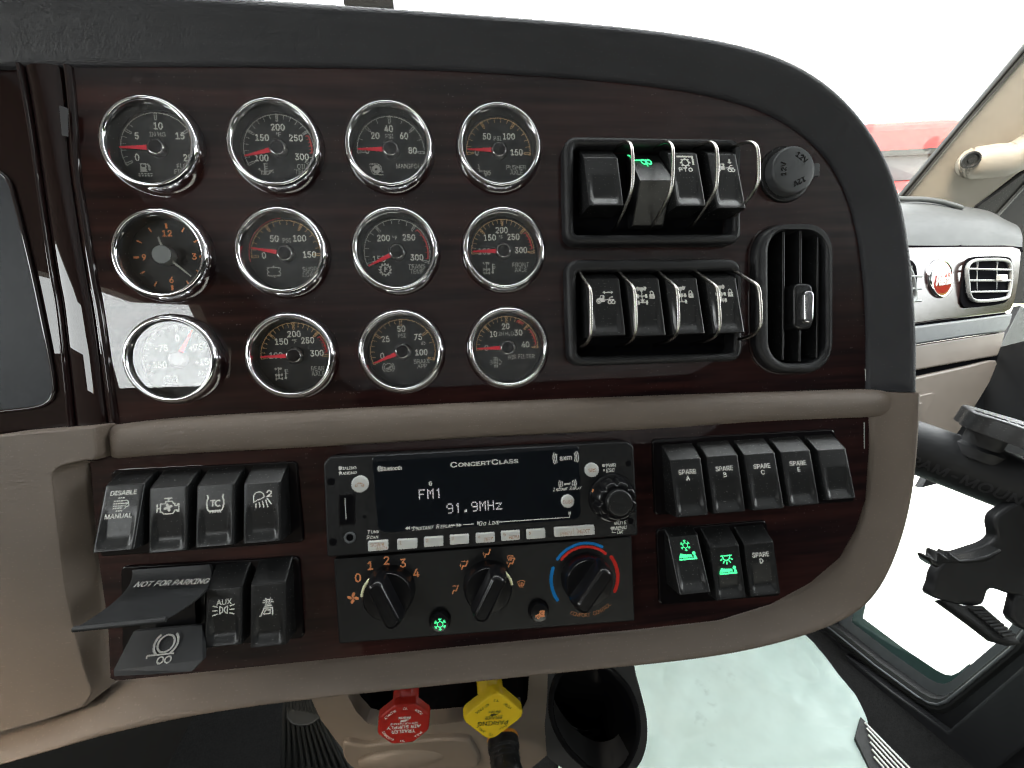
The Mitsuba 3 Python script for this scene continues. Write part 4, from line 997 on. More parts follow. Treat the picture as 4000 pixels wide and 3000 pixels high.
for q in (1, 2, 3, 4, 5):
    t_ = q / 6
    vv = vi[:, 1].max() * (1 - t_) + vi[:, 1].min() * t_
    part(vent, "rear_vane", box3(vi[:, 0].min() + 1, vi[:, 0].max() - 1, vv - 0.6, vv + 0.6, -15.4, -11), "black_plastic", smooth=False)
kc = (319.7,-44.3)
part(vent, "slider", slab(rect(15, 33, 5, cx=kc[0] - 1.5, cy=kc[1]), -6, 8, 2), "black_plastic", smooth=50)
part(vent, "slider_tip", slab(rect(7.4, 23, 3.2, cx=kc[0] + 0.9, cy=kc[1] - 0.6), 7.5, 10.5, 1.2), "chrome", smooth=50)

# ------------------------------------------------------------------ radio
radio = thing("radio", "black in-dash radio showing FM1 91.9MHz with silver preset buttons", "radio")
body = rquad([(-11.7,-20.1),(180.9,-22.5),(185.1,-26),(184.8,-84.2),(184,-85.5),(-14.5,-81.9),(-15.4,-81),(-15.1,-24)], [1, 1, 1, 1, 1, 1, 1, 1], 3)
RH = 14
part(radio, "faceplate", slab(body, 0, RH, 1.2), "panel_black", LOW, smooth=30)
scr = rquad([(14.5,-21),(147.4,-22.5),(146.2,-68.8),(143.1,-71.2),(19.8,-69.5),(16.1,-66.6)], [3, 3, 2, 2, 3, 3], 5)
part(radio, "screen", slab(scr, RH - 1, RH + 1.2, 0.5), "lens_dark", LOW, smooth=30, label="glossy dark display reading FM1 91.9MHz")
RS = RH + 1.25
ra_ = math.degrees(math.atan2(*(np.subtract(*[(92.3,-68.8),(138.7,-69.5)])[::-1] * np.array([-1, -1]))))
fs = lambda p, h=RS: LOW @ at(p[0], p[1], h, rz=RR)  # noqa: E731
RR = 0.0
part(radio, "display_text", dot_text("FM1", 6.4, *(50,-47.1)), "print_white", LOW @ at(0, 0, RS), smooth=False, emit=LCD_LIT)
part(radio, "display_text", dot_text("91.9MHz", 6.4, *(77.4,-57.4)), "print_white", LOW @ at(0, 0, RS), smooth=False, emit=LCD_LIT)
on_screen = [small_caps("ConcertClass", 3.2, *(84.8,-29.8), wide=1.5), text("Bluetooth", 2.5, *(26.2,-29.4), wide=0.85), picto("blue_rune", 4, *(19,-29.1)), picto("blue_rune", 3.2, *(49.9,-40.6)),
             text("sxm", 3.2, *(138,-30.1), wide=1.0), small_caps("Instant Replay", 2.2, *(138,-50.4), slant=0.2, wide=0.8), text("sxm", 1.6, *(138.3,-47.2), wide=1.2),
             small_caps("Instant Replay", 2.6, *(50.3,-68.1), slant=0.2, wide=0.95), small_caps("Go Live", 2.6, *(85.7,-68.5), slant=0.2, wide=0.95)]
for (x_, y_), r0_ in (((138,-30.1), 6.3), ((138.3,-47.2), 3.6)):
    on_screen.append(ink(U(*[ln(arc(x_, y_, r0_ + 1.1 * q, a - 26, a + 26, 8), 0.5) for q in range(3) for a in (0, 180)])))
for m_ in on_screen:
    part(radio, "lettering", m_, "print_white", LOW @ at(0, 0, RS), smooth=False)
q1, q2, q3_, q4_ = [(92.1,-68.5),(138.5,-69.2),(138.6,-67.8),(138.7,-66.5)]
lines_ = [ln([q1, q2, q3_], 0.55), affinity.translate(box(-0.9, -0.9, 0.9, 0.9), *q4_)]
for pa, pb in ([(36.8,-67.7),(40.1,-67.8)], [(60.7,-68.2),(64.3,-68.2)], [(69.1,-68.3),(76.1,-68.4)]):
    lines_.append(ln([pa, pb], 0.5))
tri_ = Polygon([(-1, 0), (1, 1.2), (1, -1.2)])
for p_, s_ in (((33.7,-67.6), 1), ((35,-67.6), 1), ((66,-68.3), -1), ((67.4,-68.4), -1), ((79,-67.9), -1)):
    lines_.append(affinity.translate(affinity.scale(tri_, s_ * 0.9, 1.0, origin=(0, 0)), *p_))
part(radio, "screen_mark", ink(U(*lines_)), "print_white", LOW @ at(0, 0, RS), smooth=False)
plate_txt = [small_caps("Dialing", 2.2, *(-0.6,-27.4)), small_caps("Pairing", 2.2, *(-0.6,-30.5)), small_caps("Tune", 2.2, *(13.2,-68.3), slant=0.15), small_caps("Scan", 2.2, *(12.5,-71.6), slant=0.15),
             text("PWR", 2.3, *(168.6,-37.5)), text("ESC", 2.3, *(168.2,-40.7), slant=0.2), text("MENU", 2.3, *(172.6,-79.3)), text("OK", 2.2, *(172.4,-82.2), slant=0.2), text("MUTE", 2.2, *(172.8,-76))]
for m_ in plate_txt:
    part(radio, "lettering", m_, "print_white", LOW @ at(0, 0, RH + 0.05), smooth=False)
pm = []
for x_, y_ in ([(163.5,-37.3),(167.2,-79.1)]):
    pm.append(affinity.translate(box(-0.9, -0.9, 0.9, 0.9), x_, y_))
pm.append(disc(*(163.7,-40.5), 0.7))
x_, y_ = (-4.8,-27.2)
pm.append(affinity.translate(box(-0.9, -0.9, 0.9, 0.9), x_, y_))
pm.append(disc(*(-4.9,-30.4), 0.8))
pm.append(ln([(167,-80.6),(167.1,-82),(169.3,-82.1)], 0.5))
part(radio, "plate_mark", ink(U(*pm)), "print_white", LOW @ at(0, 0, RH + 0.05), smooth=False)
for nm, (x_, y_), r_, what in (("phone", (6.7,-37.9), 10.4, "phone"), ("source", (155.1,-39.4), 9.4, "SRC"), ("display", (137.6,-58.4), 8.6, "DISP")):
    r_ = r_ * 0.5
    z_ = RS if what == "DISP" else RH
    b_ = part(radio, f"{nm}_button", lathe([(r_, z_ - 1), (r_, z_ + 1.6), (r_ - 0.3, z_ + 2.1), (r_ - 0.9, z_ + 2.3), (0.01, z_ + 2.4)], 36), "button_silver", LOW @ at(x_, y_, 0), smooth=50)
    m_ = picto("phone", 6.6) if what == "phone" else text(what, 2.2, 0, 0, False, wide=0.95)
    part(b_, "symbol", m_, "print_rust", LOW @ at(x_, y_, z_ + 2.4), smooth=False)
for txt, c4, tt in [
    ("scan", [(9.8,-73.8),(22.1,-73.8),(21.9,-80),(9.8,-79.9)], [("SCAN", 2.2, -0.5, 1.0), ("ASCN", 1.7, 2.2, -1.5)]),
    ("preset", [(27.7,-74),(40,-74.5),(39.8,-80.6),(27.5,-80.3)], [("1", 2, -4, 1.2)]),
    ("preset", [(44.2,-74.1),(56.3,-74.4),(56.1,-80.5),(44.1,-80.3)], [("2", 2, -4, 1.2)]),
    ("preset", [(60.4,-74.2),(72.6,-74.5),(72.4,-80.5),(60.3,-80.3)], [("3", 2, -4, 1.2)]),
    ("preset", [(76.8,-74.5),(89,-74.7),(88.9,-80.9),(76.7,-80.7)], [("4", 2, -4, 1.2), ("RPT", 2.2, 2.2, -1)]),
    ("preset", [(93.1,-74.5),(105.4,-74.8),(105.2,-80.9),(93,-80.7)], [("5", 2, -4, 1.2), ("RDM", 2.2, 2.2, -1)]),
    ("preset", [(109.5,-74.8),(121.9,-75),(121.7,-81.2),(109.5,-81)], [("6", 2, -4, 1.2)]),
    ("track", [(127.9,-74.9),(154.8,-75.5),(154.7,-81.8),(127.8,-81.1)], [("PREV", 2.3, -5.6, -0.9), ("NEXT", 2.3, 6.2, -0.6), ("|", 2.4, -0.6, 0), ("|", 2.4, 1.6, 0)]),
]:
    c4 = np.array(c4)
    b_ = part(radio, f"{txt}_button", slab(rquad(c4, 0.7, 4), RH - 1, RH + 2, 0.5), "button_silver", LOW, smooth=30)
    cx_, cy_ = c4.mean(0)
    part(b_, "symbol", [text(s, h, x, y, False) for s, h, x, y in tt], "print_rust", LOW @ at(cx_, cy_, RH + 2.0, rz=0.4), smooth=False)
up_ = [(-6.8,-43.5),(3.2,-43.7),(2.6,-63.3),(-7.4,-63)]
part(radio, "usb_port", frame_of(rquad(np.array(up_), 0.8, 4), inset(rquad(np.array(up_), 0.8, 4), 1.1), RH - 1, RH + 0.5, 0.3, depth=RH - 6), "black_knob", LOW, smooth=30)
part(radio, "usb_socket", slab(inset(rquad(np.array(up_), 0.8, 4), 1.0), RH - 0.2, RH + 0.06, 0.02), "void_black", LOW, smooth=False)
a_, b_ = np.array(up_)[0], np.array(up_)[2]
part(radio, "usb_tongue", box3((a_[0] + b_[0]) / 2 - 1.1, (a_[0] + b_[0]) / 2 - 0.6, b_[1] + 4, a_[1] - 2.6, RH, RH + 0.4), "print_grey", LOW, smooth=False)
jx = (-1.1,-70.8)
part(radio, "audio_jack", lathe([(3.6, 0), (3.6, 0.7), (3.2, 1.2), (2.6, 1.2), (2.2, 0.6), (2.1, 0.1)], 32), "socket_grey", LOW @ at(*jx, RH), smooth=40)
part(radio, "jack_hole", lathe([(2.2, 0.15), (0.01, 0.16)], 24), "void_black", LOW @ at(*jx, RH), smooth=False)
for p_, r_ in (((-10.9,-35.4), 2.2), ((-11.3,-72.7), 2.2), ((180.6,-37.2), 1.9), ((180.2,-75.5), 1.9), ((8.4,-58.7), 1.1)):
    part(radio, "hole", lathe([(r_ + 0.2, 0.02), (r_, 0.1), (0.01, 0.1)], 20), "void_black", LOW @ at(*p_, RH), smooth=False)
kx, ky = (167.8,-58.7)
gear_ = []
for q in np.linspace(0, 2 * math.pi, 144, endpoint=False):
    gear_.append(15.4 - 2.4 * max(0, math.cos(8 * q)) ** 2.2)
gear_ = np.array(gear_)
qq = np.linspace(0, 2 * math.pi, 144, endpoint=False)
rings_ = []
for z_, sc_, blend in ((0, 1, 0), (2.4, 1, 0), (3, 0.97, 0), (3.2, 0.93, 0.9), (9, 0.88, 1), (12, 0.84, 1), (12.8, 0.78, 1), (13, 0.70, 0.8)):
    r_ = (15.8 * (1 - blend) + gear_ * blend) * sc_
    rings_.append(np.c_[r_ * np.cos(qq), r_ * np.sin(qq), np.full(144, z_)])
vol = part(radio, "volume_knob", loft(rings_, True, True), "black_knob", LOW @ at(kx, ky, RH), smooth=40, label="scalloped black rotary knob")
part(vol, "knob_cap", lathe([(8.6, 12.6), (8.6, 15.4), (8.2, 16.4), (7, 16.9), (0.01, 16.4)], 40), "black_plastic", LOW @ at(kx, ky, RH), smooth=50)
part(vol, "index_mark", box3(-0.45, 0.45, -1.1, 1.1, 0, 0.3), "print_orange", LOW @ at(kx - 13.4, ky + 6.2, RH + 3.2, rz=-15), smooth=False)

# ------------------------------------------------------------------ climate panel
clim = thing("climate_control", "black heater control panel with three rotary knobs and orange symbols", "climate control")
CH = 7
cp = [(-13.7,-85.6),(183,-88.1),(181.9,-145.8),(-12.8,-139.5)]
part(clim, "plate", slab(rquad(cp, 1.5, 5), 0, CH, 0.8), "panel_black", LOW, smooth=30)
fp = LOW @ at(0, 0, CH + 0.05)
for t_, p_ in (("0", (0.8,-98.9)), ("1", (8.8,-92)), ("2", (19,-89.6)), ("3", (29.3,-92.2)), ("4", (37.3,-99.4))):
    part(clim, "numeral", text(t_, 5.2, *p_), "print_orange", fp, smooth=False)
for t_, z_, p_ in (("fan", 7.6, (-2.8,-111.4)), ("seat_feet", 6, (83.9,-90.9)), ("seat_both", 6.2, (68.6,-97.2)), ("seat_face", 6, (61.8,-112.5)), ("seat_defrost", 6.6, (99.5,-98.3)), ("defrost", 6, (105.4,-113))):
    part(clim, "pictogram", picto(t_, z_, *p_), "print_orange", fp, smooth=False)
k3c = (149.2,-113.5)


def clim_arc(r, a0, a1, w):
    return ink(rnd(arc(k3c[0], k3c[1], r, a0, a1, 24), w), 0.15)


for a_ in ((23.6, 142, 58, 1.9), (23.6, 158, 212, 2.3)):
    part(clim, "cold_mark", clim_arc(*a_), "print_blue", fp, smooth=False)
for a_ in ((21.2, 138, 46, 1.9), (22.4, 34, -28, 2.5)):
    part(clim, "hot_mark", clim_arc(*a_), "print_hot", fp, smooth=False)
part(clim, "lettering", arc_text("COMFORT CONTROL", 2.5, 24.6, 277, False, True, 4.6), "print_rust", LOW @ at(k3c[0], k3c[1], CH + 0.05), smooth=False)
for c_, ax, mk, r_, lab in (((20.1,-108.9), 113, 152, 15.6, "fan speed knob pointing at 1"), ((83.3,-111.3), 60, 30, 15.4, "air direction knob"), ((149.4,-113.1), 50, 238, 16.2, "temperature knob")):
    fk = LOW @ at(c_[0], c_[1], CH)
    kn = part(clim, "knob", lathe([(r_ + 0.8, 0), (r_ + 0.6, 2.4), (r_, 4), (r_ - 0.3, 8), (r_ - 1.2, 9.2), (0.01, 9.6)], 56), "black_knob", fk, smooth=45, label=lab)
    rr_ = []
    for z_, g_ in ((7, 0), (14, -0.5), (19, -1.2), (20.6, -2.0), (21.2, -3.2)):
        rr_.append(lift(rect(2 * r_ + 2 + 2 * g_, 12.5 + 2 * g_, 4.5, 7), z_))
    part(kn, "grip", loft(rr_), "black_knob", fk @ at(0, 0, 0, rz=ax), smooth=45)
    part(kn, "pointer", tube(lift(np.array(arc(0, 0, r_ - 0.2, mk - 22, mk + 22, 14)), 8.6), 0.95, 8), "pointer_cream", fk, smooth=60)
for c_, ic, mat, lit_, lab in (((51.2,-130.8), "snowflake", "print_green", GREEN_LIT, "round button with lit green snowflake"), ((116,-131.3), "cab_air", "print_orange", None, "round button with an orange cab symbol")):
    fb = LOW @ at(c_[0], c_[1], CH)
    b_ = part(clim, "button", lathe([(7.2, -0.5), (7.2, 0.6), (6.6, 0.2), (6.2, 0.2), (6.1, 3.4), (5.6, 4.3), (0.01, 4.6)], 40), "black_knob", fb, smooth=45, label=lab)
    part(b_, "symbol", picto(ic, 8.2 if ic == "snowflake" else 6.4), mat, fb @ at(0.2, -0.8, 4.65), smooth=False, emit=lit_)

# ------------------------------------------------------------------ console below the dash
con = thing("lower_console", "taupe lower console with dark recess and a small drawer under the dash", "console")
con_out = [(-80.5,-328.2,-56.4),(-65.4,-346.4,-60.8),(-62.2,-375.7,-70.5),(-52.6,-408.8,-80.7),(-40.6,-449.3,-93.1)] + [(116.2,-455.7,-75.6),(131.8,-433.6,-66.1),(128.8,-391.8,-52.1),(129.7,-362.1,-41.7),(129.7,-310.5,-23.9)]
con_hole = [(-39.5,-326.2,-50.6),(-35.4,-342.5,-55.7),(-30.4,-366.2,-63.2),(-23.8,-381.4,-67.6),(-14.6,-386.7,-68.3),(33,-386.5,-62.2)] + [(65.5,-382.6,-56.8),(97.5,-379.5,-51.7),(108.9,-371.9,-47.7),(113.6,-356.3,-41.7),(114.8,-324,-30.4),(115.1,-309.9,-25.6)]
part(con, "face", plate(con_out, 12, hole=con_hole), "tan_plastic", smooth=30)
rim_a, rim_b = np.array([(-39.5,-326.2,-50.6),(-35.4,-342.5,-55.7),(-30.4,-366.2,-63.2),(-23.8,-381.4,-67.6),(-14.6,-386.7,-68.3),(33,-386.5,-62.2)]), np.array([(65.5,-382.6,-56.8),(97.5,-379.5,-51.7),(108.9,-371.9,-47.7),(113.6,-356.3,-41.7),(114.8,-324,-30.4),(115.1,-309.9,-25.6)])
rim = np.vstack([rim_a, rim_b])
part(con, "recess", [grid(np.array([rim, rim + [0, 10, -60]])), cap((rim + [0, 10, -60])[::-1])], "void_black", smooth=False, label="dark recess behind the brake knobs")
part(con, "drawer", plate(curve([(-46.7,-404.1,-73),(-26.2,-406.7,-71.3),(-5.8,-403.8,-67.7),(39.5,-400.2,-60.8),(58.3,-401.2,-58.8),(65.6,-409,-60.6),(62.7,-445.1,-73.4),(-36,-442.6,-84.9)], 50, True), 8, 2.5), "tan_plastic", smooth=50)
bul = np.array((14,-411.4,-61.5))
part(con, "drawer_bulge", trimesh.creation.icosphere(3, 1.0).apply_transform(np.diag([46, 13, 9, 1.0])), "tan_plastic", at(*(np.array((9.9,-423.2,-75.7))), rx=18, rz=3), smooth=True)


def octagon(r, n=8, rot=22.5):
    return np.array([(r * math.cos(math.radians(rot + 360 * k / n)), r * math.sin(math.radians(rot + 360 * k / n))) for k in range(n)])


def logo(h):
    return [text("Bendix", h, 0, 0, True, wide=0.9), ink(Polygon([(-h * 1.6, h * 0.75), (h * 1.0, h * 0.75), (h * 1.4, h * 1.7), (-h * 0.4, h * 1.5)]))]


for nm, c_, mat, lab, col in (("air_supply_knob", (17.1,-342.3,-15.8), "knob_red", "red octagonal knob lettered TRAILER AIR SUPPLY", "print_white"), ("parking_brake_knob", (84,-339.2,-8.8), "knob_yellow", "yellow diamond knob lettered PARKING BRAKE", "print_black")):
    k = thing(nm, lab, "knob")
    fk = at(*c_, rx=11, ry=3, rz=-8)
    if nm[0] == "a":
        oc = rquad(octagon(20.3), 1.5, 3)
        rings_ = [lift(oc * 0.92, -8), lift(oc, -6.5), lift(oc, -1.5), lift(oc * 0.97, -0.4), lift(oc * 0.93, 0)]
        words = [text("TRAILER", 2.9, 0, 6.4, wide=1.05), text("AIR SUPPLY", 2.9, 0, 2.2, wide=1.05), text("NOT FOR PARKING", 1.6, 0, -1.2, False), arc_text("PULL", 2.1, 15.6, 136, False), arc_text("TO", 2.1, 15.6, 90, False), arc_text("EVACUATE", 1.9, 15.6, 42, False), arc_text("PUSH", 2.1, 15.4, 228, False, True), arc_text("TO", 2.1, 15.4, 270, False, True), arc_text("SUPPLY", 2.1, 15.4, 315, False, True)] + [m.apply_translation([0, -6.4, 0]) for m in logo(2.3)]
    else:
        oc = rquad(octagon(25.5, 4, 0) * [1, 0.98], 7.5, 6)
        rings_ = [lift(oc * 0.92, -9), lift(oc, -7.5), lift(oc, -2), lift(oc * 0.965, -0.5), lift(oc * 0.92, 0)]
        words = [text("PARKING", 3.8, 0, 6), text("BRAKE", 3.0, 0, 0.8), text("PULL", 2.0, -8.4, 11, False, 42), text("TO", 2.0, 0, 17, False), text("APPLY", 2.0, 8.4, 11.2, False, -42), text("PUSH", 2.0, -9.4, -9.6, False, -42), text("TO", 2.0, 0, -15.4, False), text("RELEASE", 2.0, 9.6, -8.4, False, 42)] + [m.apply_translation([0, -4.6, 0]) for m in logo(2.3)]
    part(k, "knob_head", loft(rings_), mat, fk, smooth=35)
    sh = rquad(octagon(10.6), 1.0, 3)
    part(k, "shaft", loft([lift(sh, -62), lift(sh, -20), lift(sh * 1.1, -8)]), mat, fk, smooth=35)
    part(k, "lettering", words, col, fk @ at(0, 0, 0.05, rz=180), smooth=False)

cig = thing("cigarette_lighter", "black cigarette lighter knob in a translucent amber ring", "lighter")
fc_ = at(*(91.3,-382.8,-31.9), rx=20, ry=2)
part(cig, "amber_collar", lathe([(8, -4), (12.4, -4), (12.8, -2), (12.4, 0), (11, 0.6), (9, 0.4)], 40), "amber_ring", fc_, smooth=50)
part(cig, "knob", lathe([(11, -2), (11, 5), (10, 6), (10.4, 6.4), (10.0, 6.9), (10, 9), (10.4, 9.4), (10.0, 9.9), (10, 12), (10.4, 12.4), (10.0, 12.9), (10.2, 16), (10.9, 19), (10.9, 23), (10.0, 25), (0.01, 26)], 40).apply_transform(np.diag([1.15, 1.15, 1, 1])), "black_plastic", fc_, smooth=40)
part(cig, "symbol", [ink(U(ln([(-4, -1), (4, -1)], 1.4), ln([(1, 0.8), (2.4, 3.4), (4.4, 4.2)], 0.8)))], "print_grey", fc_ @ at(0, 0, 26, rz=170), smooth=False)

cup = thing("cup_holder", "black plastic cup holder with deep oval well beside the console", "cup holder")
cout = [(132,-319.6,-28.7),(129.9,-341.6,-36.8),(128.9,-375.8,-49),(129,-398.2,-56.9),(132.1,-436.6,-70.1),(151.8,-462.3,-76.8),(176.5,-481.9,-80.6),(206.2,-483.1,-77.3),(216.5,-461.7,-68.4),(220.6,-444.2,-61.7),(221.1,-421.1,-53.4),(217.1,-390.5,-43.1),(210,-363,-34.3),(201.7,-337,-26.1),(193.4,-314.9,-19.4),(163.4,-309,-21),(143.2,-310.5,-24.1)]
chole = [(143.8,-322.4,-28.3),(136.8,-335.6,-33.8),(133.6,-357.2,-41.8),(135,-381.5,-50.3),(140.6,-404.5,-57.7),(152,-430.5,-65.5),(164.5,-449.8,-70.7),(172.9,-459.9,-73.2),(187.2,-468.8,-74.6),(202.1,-462.8,-70.6),(209.9,-437.5,-60.7),(211.1,-405.9,-49.3),(205.1,-373.4,-38.6),(196.5,-350.7,-31.6),(186.3,-334.6,-27.2),(174.3,-321.3,-24),(159,-315.9,-24)]
co, chh = curve(cout, 64, True), curve(chole, 64, True)
part(cup, "rim_plate", plate(co, 26, hole=chh), "cup_black", smooth=40)
cmid = chh.mean(0)
ax_ = np.array([0.02, -0.42, -0.9])
part(cup, "lip", tube(chh + [0, 0.6, 1.2], 2.4, 10, cyc=True), "black_knob", smooth=60)
rings_ = [chh, cmid + (chh - cmid) * 0.97 + ax_ * 20, cmid + (chh - cmid) * 0.86 + ax_ * 70, cmid + (chh - cmid) * 0.8 + ax_ * 80]
part(cup, "well", [grid(np.array(rings_), True), cap(rings_[-1])], "black_knob", smooth=50)

# ------------------------------------------------------------------ passenger side
pas = thing("passenger_dash", "passenger side dash with grey pad, glossy mirroring trim panel and taupe glovebox", "dashboard")
cols = [(560, .68), (700, .71), (900, .75), (1100, .80), (1260, .84), (1430, .88), (1540, .91), (1610, .93)]


rowsP = [[(911.7,232.7,-562.5),(966.6,231.5,-566.6),(1052.5,231.8,-577.5),(1141.1,229.5,-587.9),(1206.7,217.5,-590),(1276.9,206.4,-591.6),(1314.3,184.9,-585.9),(1338.8,172,-582.3)],
         [(801.9,179.4,-449.4),(860.4,181.6,-463.4),(948.8,185.9,-484.4),(1041.5,187.9,-504.8),(1125.3,186.2,-525.8),(1203.6,180.9,-537.1),(1276.5,172.5,-558.8),(1316.5,163.6,-563.9)],
         [(746.8,148.8,-392.5),(802.3,152.1,-406.9),(886.6,156.8,-428.4),(986,162.8,-458.4),(1078.6,165.8,-489),(1166.7,163.4,-509.5),(1251.2,162.9,-540.7),(1306.9,157,-554.4)],
         [(709.7,121.3,-354.1),(768.1,126.6,-373.4),(860.2,134.6,-404.4),(963.3,142.4,-439.2),(1054.9,147.2,-470),(1154,149.5,-499.7),(1232.1,152,-526.8),(1290.5,144.3,-540)],
         [(695.1,97.9,-338.8),(757.5,103.7,-362.7),(848.9,111.1,-393.7),(956.8,120.1,-433.1),(1048.2,126.2,-464.1),(1147.2,132,-494.1),(1218.9,136,-516.9),(1279.7,130.4,-530.1)],
         [(694.1,76.6,-337.3),(756.4,81.5,-361.1),(847.7,87.4,-392),(955.6,95,-431.4),(1047,101.2,-462.3),(1146,107,-492.4),(1217.7,111.5,-515.2),(1278.1,110.6,-528.8)]]
rr_ = np.array([curve(r, 40) for r in rowsP])
rr_ = np.array([curve(rr_[:, j], 24) for j in range(40)]).transpose(1, 0, 2)
part(pas, "top_pad", grid(rr_), "grey_pad", smooth=60, label="grey grained top pad")
part(pas, "pad_ridge", tube(curve([(869.1,209,-504.8),(957.7,204,-505),(1016.6,206.3,-513.9),(1070.3,204.3,-523),(1121.9,197.7,-532.1),(1137.7,193.5,-535.1)], 30), [5] * 27 + [4, 3, 1.5], 10), "grey_pad", smooth=60)
sil = [(696.9,75.1,-340.1),(842.5,84.2,-387.3),(1236.3,109.9,-515.1),(1264.4,108.1,-524),(1273.3,98.8,-526.4),(1266.9,70.5,-522.8),(1255,30.8,-516.8),(1237.7,-5.3,-509.2),(1219.5,-23.3,-502.4),(1188.5,-30.6,-492.1),(1044.6,-38.4,-445.5),(934.5,-44.1,-409.8),(835.9,-51.2,-377.8),(690.4,-58.2,-330.7)]
part(pas, "trim_panel", plate(sil, 14, 3), "gloss_trim", smooth=40, label="glossy trim panel mirroring bright sky and trees")
part(pas, "groove", plate([(709.3,83.3,-353),(857.8,92.3,-401.1),(1295.5,121,-543.1),(1305.7,104.2,-545.5),(857.2,81,-400.3),(708.8,72.2,-352.2)], 8, 0.5), "void_black", smooth=False)
part(pas, "groove", plate([(696.4,-58.1,-336.9),(843.4,-49.9,-384.5),(1054.2,-36.6,-452.8),(1206.3,-28.3,-502.1),(1212.7,-37.4,-503.7),(1053.8,-44,-452.3),(843.1,-55.6,-384.1),(696.2,-63,-336.5)], 6, 0.5), "void_black", smooth=False)
part(pas, "grey_band", plate([(687.2,-61.8,-327.4),(853.2,-52.9,-381.2),(1039.7,-42.3,-441.6),(1223.8,-30.9,-501.3),(1208.9,-55.5,-495.1),(1187.9,-68.9,-487.7),(1038.1,-75.3,-439.3),(851.6,-85.7,-378.8),(685.7,-93.3,-325.2)], 14, 4), "grey_trim", smooth=40)
part(pas, "taupe_band", plate([(693.1,-94.8,-332.8),(861.1,-87,-387.1),(1049.9,-76.6,-448.2),(1200.2,-69.5,-496.8),(1186.8,-94.8,-491.2),(1165.8,-117.9,-483.2),(990.6,-124.8,-426.6),(858.9,-130.8,-384),(691.1,-136.5,-329.8)], 12, 3), "tan_plastic", smooth=40)
part(pas, "gap", plate([(707.7,-134.5,-346.8),(880,-129.1,-402.4),(1198.5,-114.5,-505.4),(1187.5,-133.5,-500.8),(879.1,-148.5,-401.1),(706.7,-154.7,-345.4)], 6, 0.5), "void_black", smooth=False)
glv = part(pas, "glovebox_door", plate([(695,-148.1,-333.6),(864.1,-142.9,-388.1),(1054.3,-132,-449.8),(1140.8,-125.3,-477.9),(1166.7,-126.5,-486.1),(1173,-134.2,-487.7),(1138.5,-171.7,-474.6),(1067.8,-221.5,-449.2),(1013.3,-257.8,-429.7),(945.4,-295.6,-405.9),(688.4,-283.8,-324.1)], 14, 4), "tan_plastic", smooth=40)
lat = [(816.5,-182.1,-367.6),(856.7,-176.7,-380.8),(918.9,-173.8,-400.9),(928.1,-176.5,-403.7),(926.2,-183.4,-402.7),(881.4,-219.5,-386.4),(866.2,-228.8,-381),(814,-233.6,-364)]
part(glv, "latch", plate(lat, 4, 1.5), "tan_plastic", smooth=40)
part(glv, "latch", plate([(808.8,-192.7,-360.3),(848.5,-188.5,-373.3),(875.1,-187.6,-381.9),(880.8,-190,-383.6),(877.1,-196,-382),(849.6,-215.5,-372.1),(807.2,-224.1,-358.1)], 6, 1.5), "tan_plastic", smooth=40)
part(pas, "end_panel", plate([(1249.3,-126.9,-548.4),(1382.1,-9.8,-597.4),(1496.4,-39.5,-632.4),(1479.8,-380.5,-608.4),(947.4,-364.6,-438.5),(1091.5,-247.8,-491.1)], 12, 2), "black_matte", smooth=40)


def louvre(label, oc, ic_, name="louvre"):
    k = thing(name, label, "air vent", "silver-framed vents of the passenger dash")
    part(k, "recess", plate(oc, 4, 0.5), "void_black", smooth=False)
    r0 = np.asarray(ic_)
    part(k, "rim", tube(r0, 3.4, 8, cyc=True), "vent_grey", smooth=60)
    c0 = r0.mean(0)
    ax = np.array([(1033.9,32.7,-439.6),(1155.9,36.5,-479)])
    ex = ax[1] - ax[0]
    ex /= np.linalg.norm(ex)
    ey = np.array([0, 1.0, 0])
    wx, wy = np.abs((r0 - c0) @ ex).max(), np.abs((r0 - c0) @ ey).max()
    for t in (-0.5, 0.0, 0.5):
        part(k, "slat", tube(np.array([c0 - ex * wx * 0.97 + ey * wy * t, c0 + ex * wx * 0.97 + ey * wy * t]), 2.2, 8), "vent_grey", smooth=60)
    for t in (-0.45, 0.45):
        part(k, "slat", tube(np.array([c0 + ex * wx * t - ey * wy * 0.95 - [0, 0, 6], c0 + ex * wx * t + ey * wy * 0.95 - [0, 0, 6]]), 1.8, 8), "vent_grey", smooth=60)
    return k, c0


k, c0 = louvre("silver-framed louvre with a bright thumb tab at the passenger end", curve([(1042.9,71.7,-447.8),(1102.8,80.8,-467.5),(1192.7,84.9,-496.6),(1219.4,77.4,-504.7),(1220.5,42.2,-503.1),(1202,0.3,-494.9),(1161.5,-12.7,-481.2),(1038.4,-20,-441.3),(1017,-15.2,-434.7),(1012,-2.2,-433.8),(1024,35.9,-439.8)], 50, True), curve([(1024.4,52.3,-435.5),(1048.1,67.9,-444),(1114.5,74.2,-465.6),(1178.6,75.6,-486.3),(1196.7,65.8,-491.6),(1199.4,37.5,-490.9),(1189.9,8.9,-486.3),(1174.8,-0.7,-480.9),(1110.5,-6.4,-460),(1050.3,-7,-440.6),(1031.2,3.2,-435),(1026.4,23.5,-434.6)], 50, True))
part(k, "thumb_tab", slab(rect(26, 14, 3), 0, 8, 2), "button_silver", at(*(1139.9,37.4,-467.6), ry=18), smooth=40)
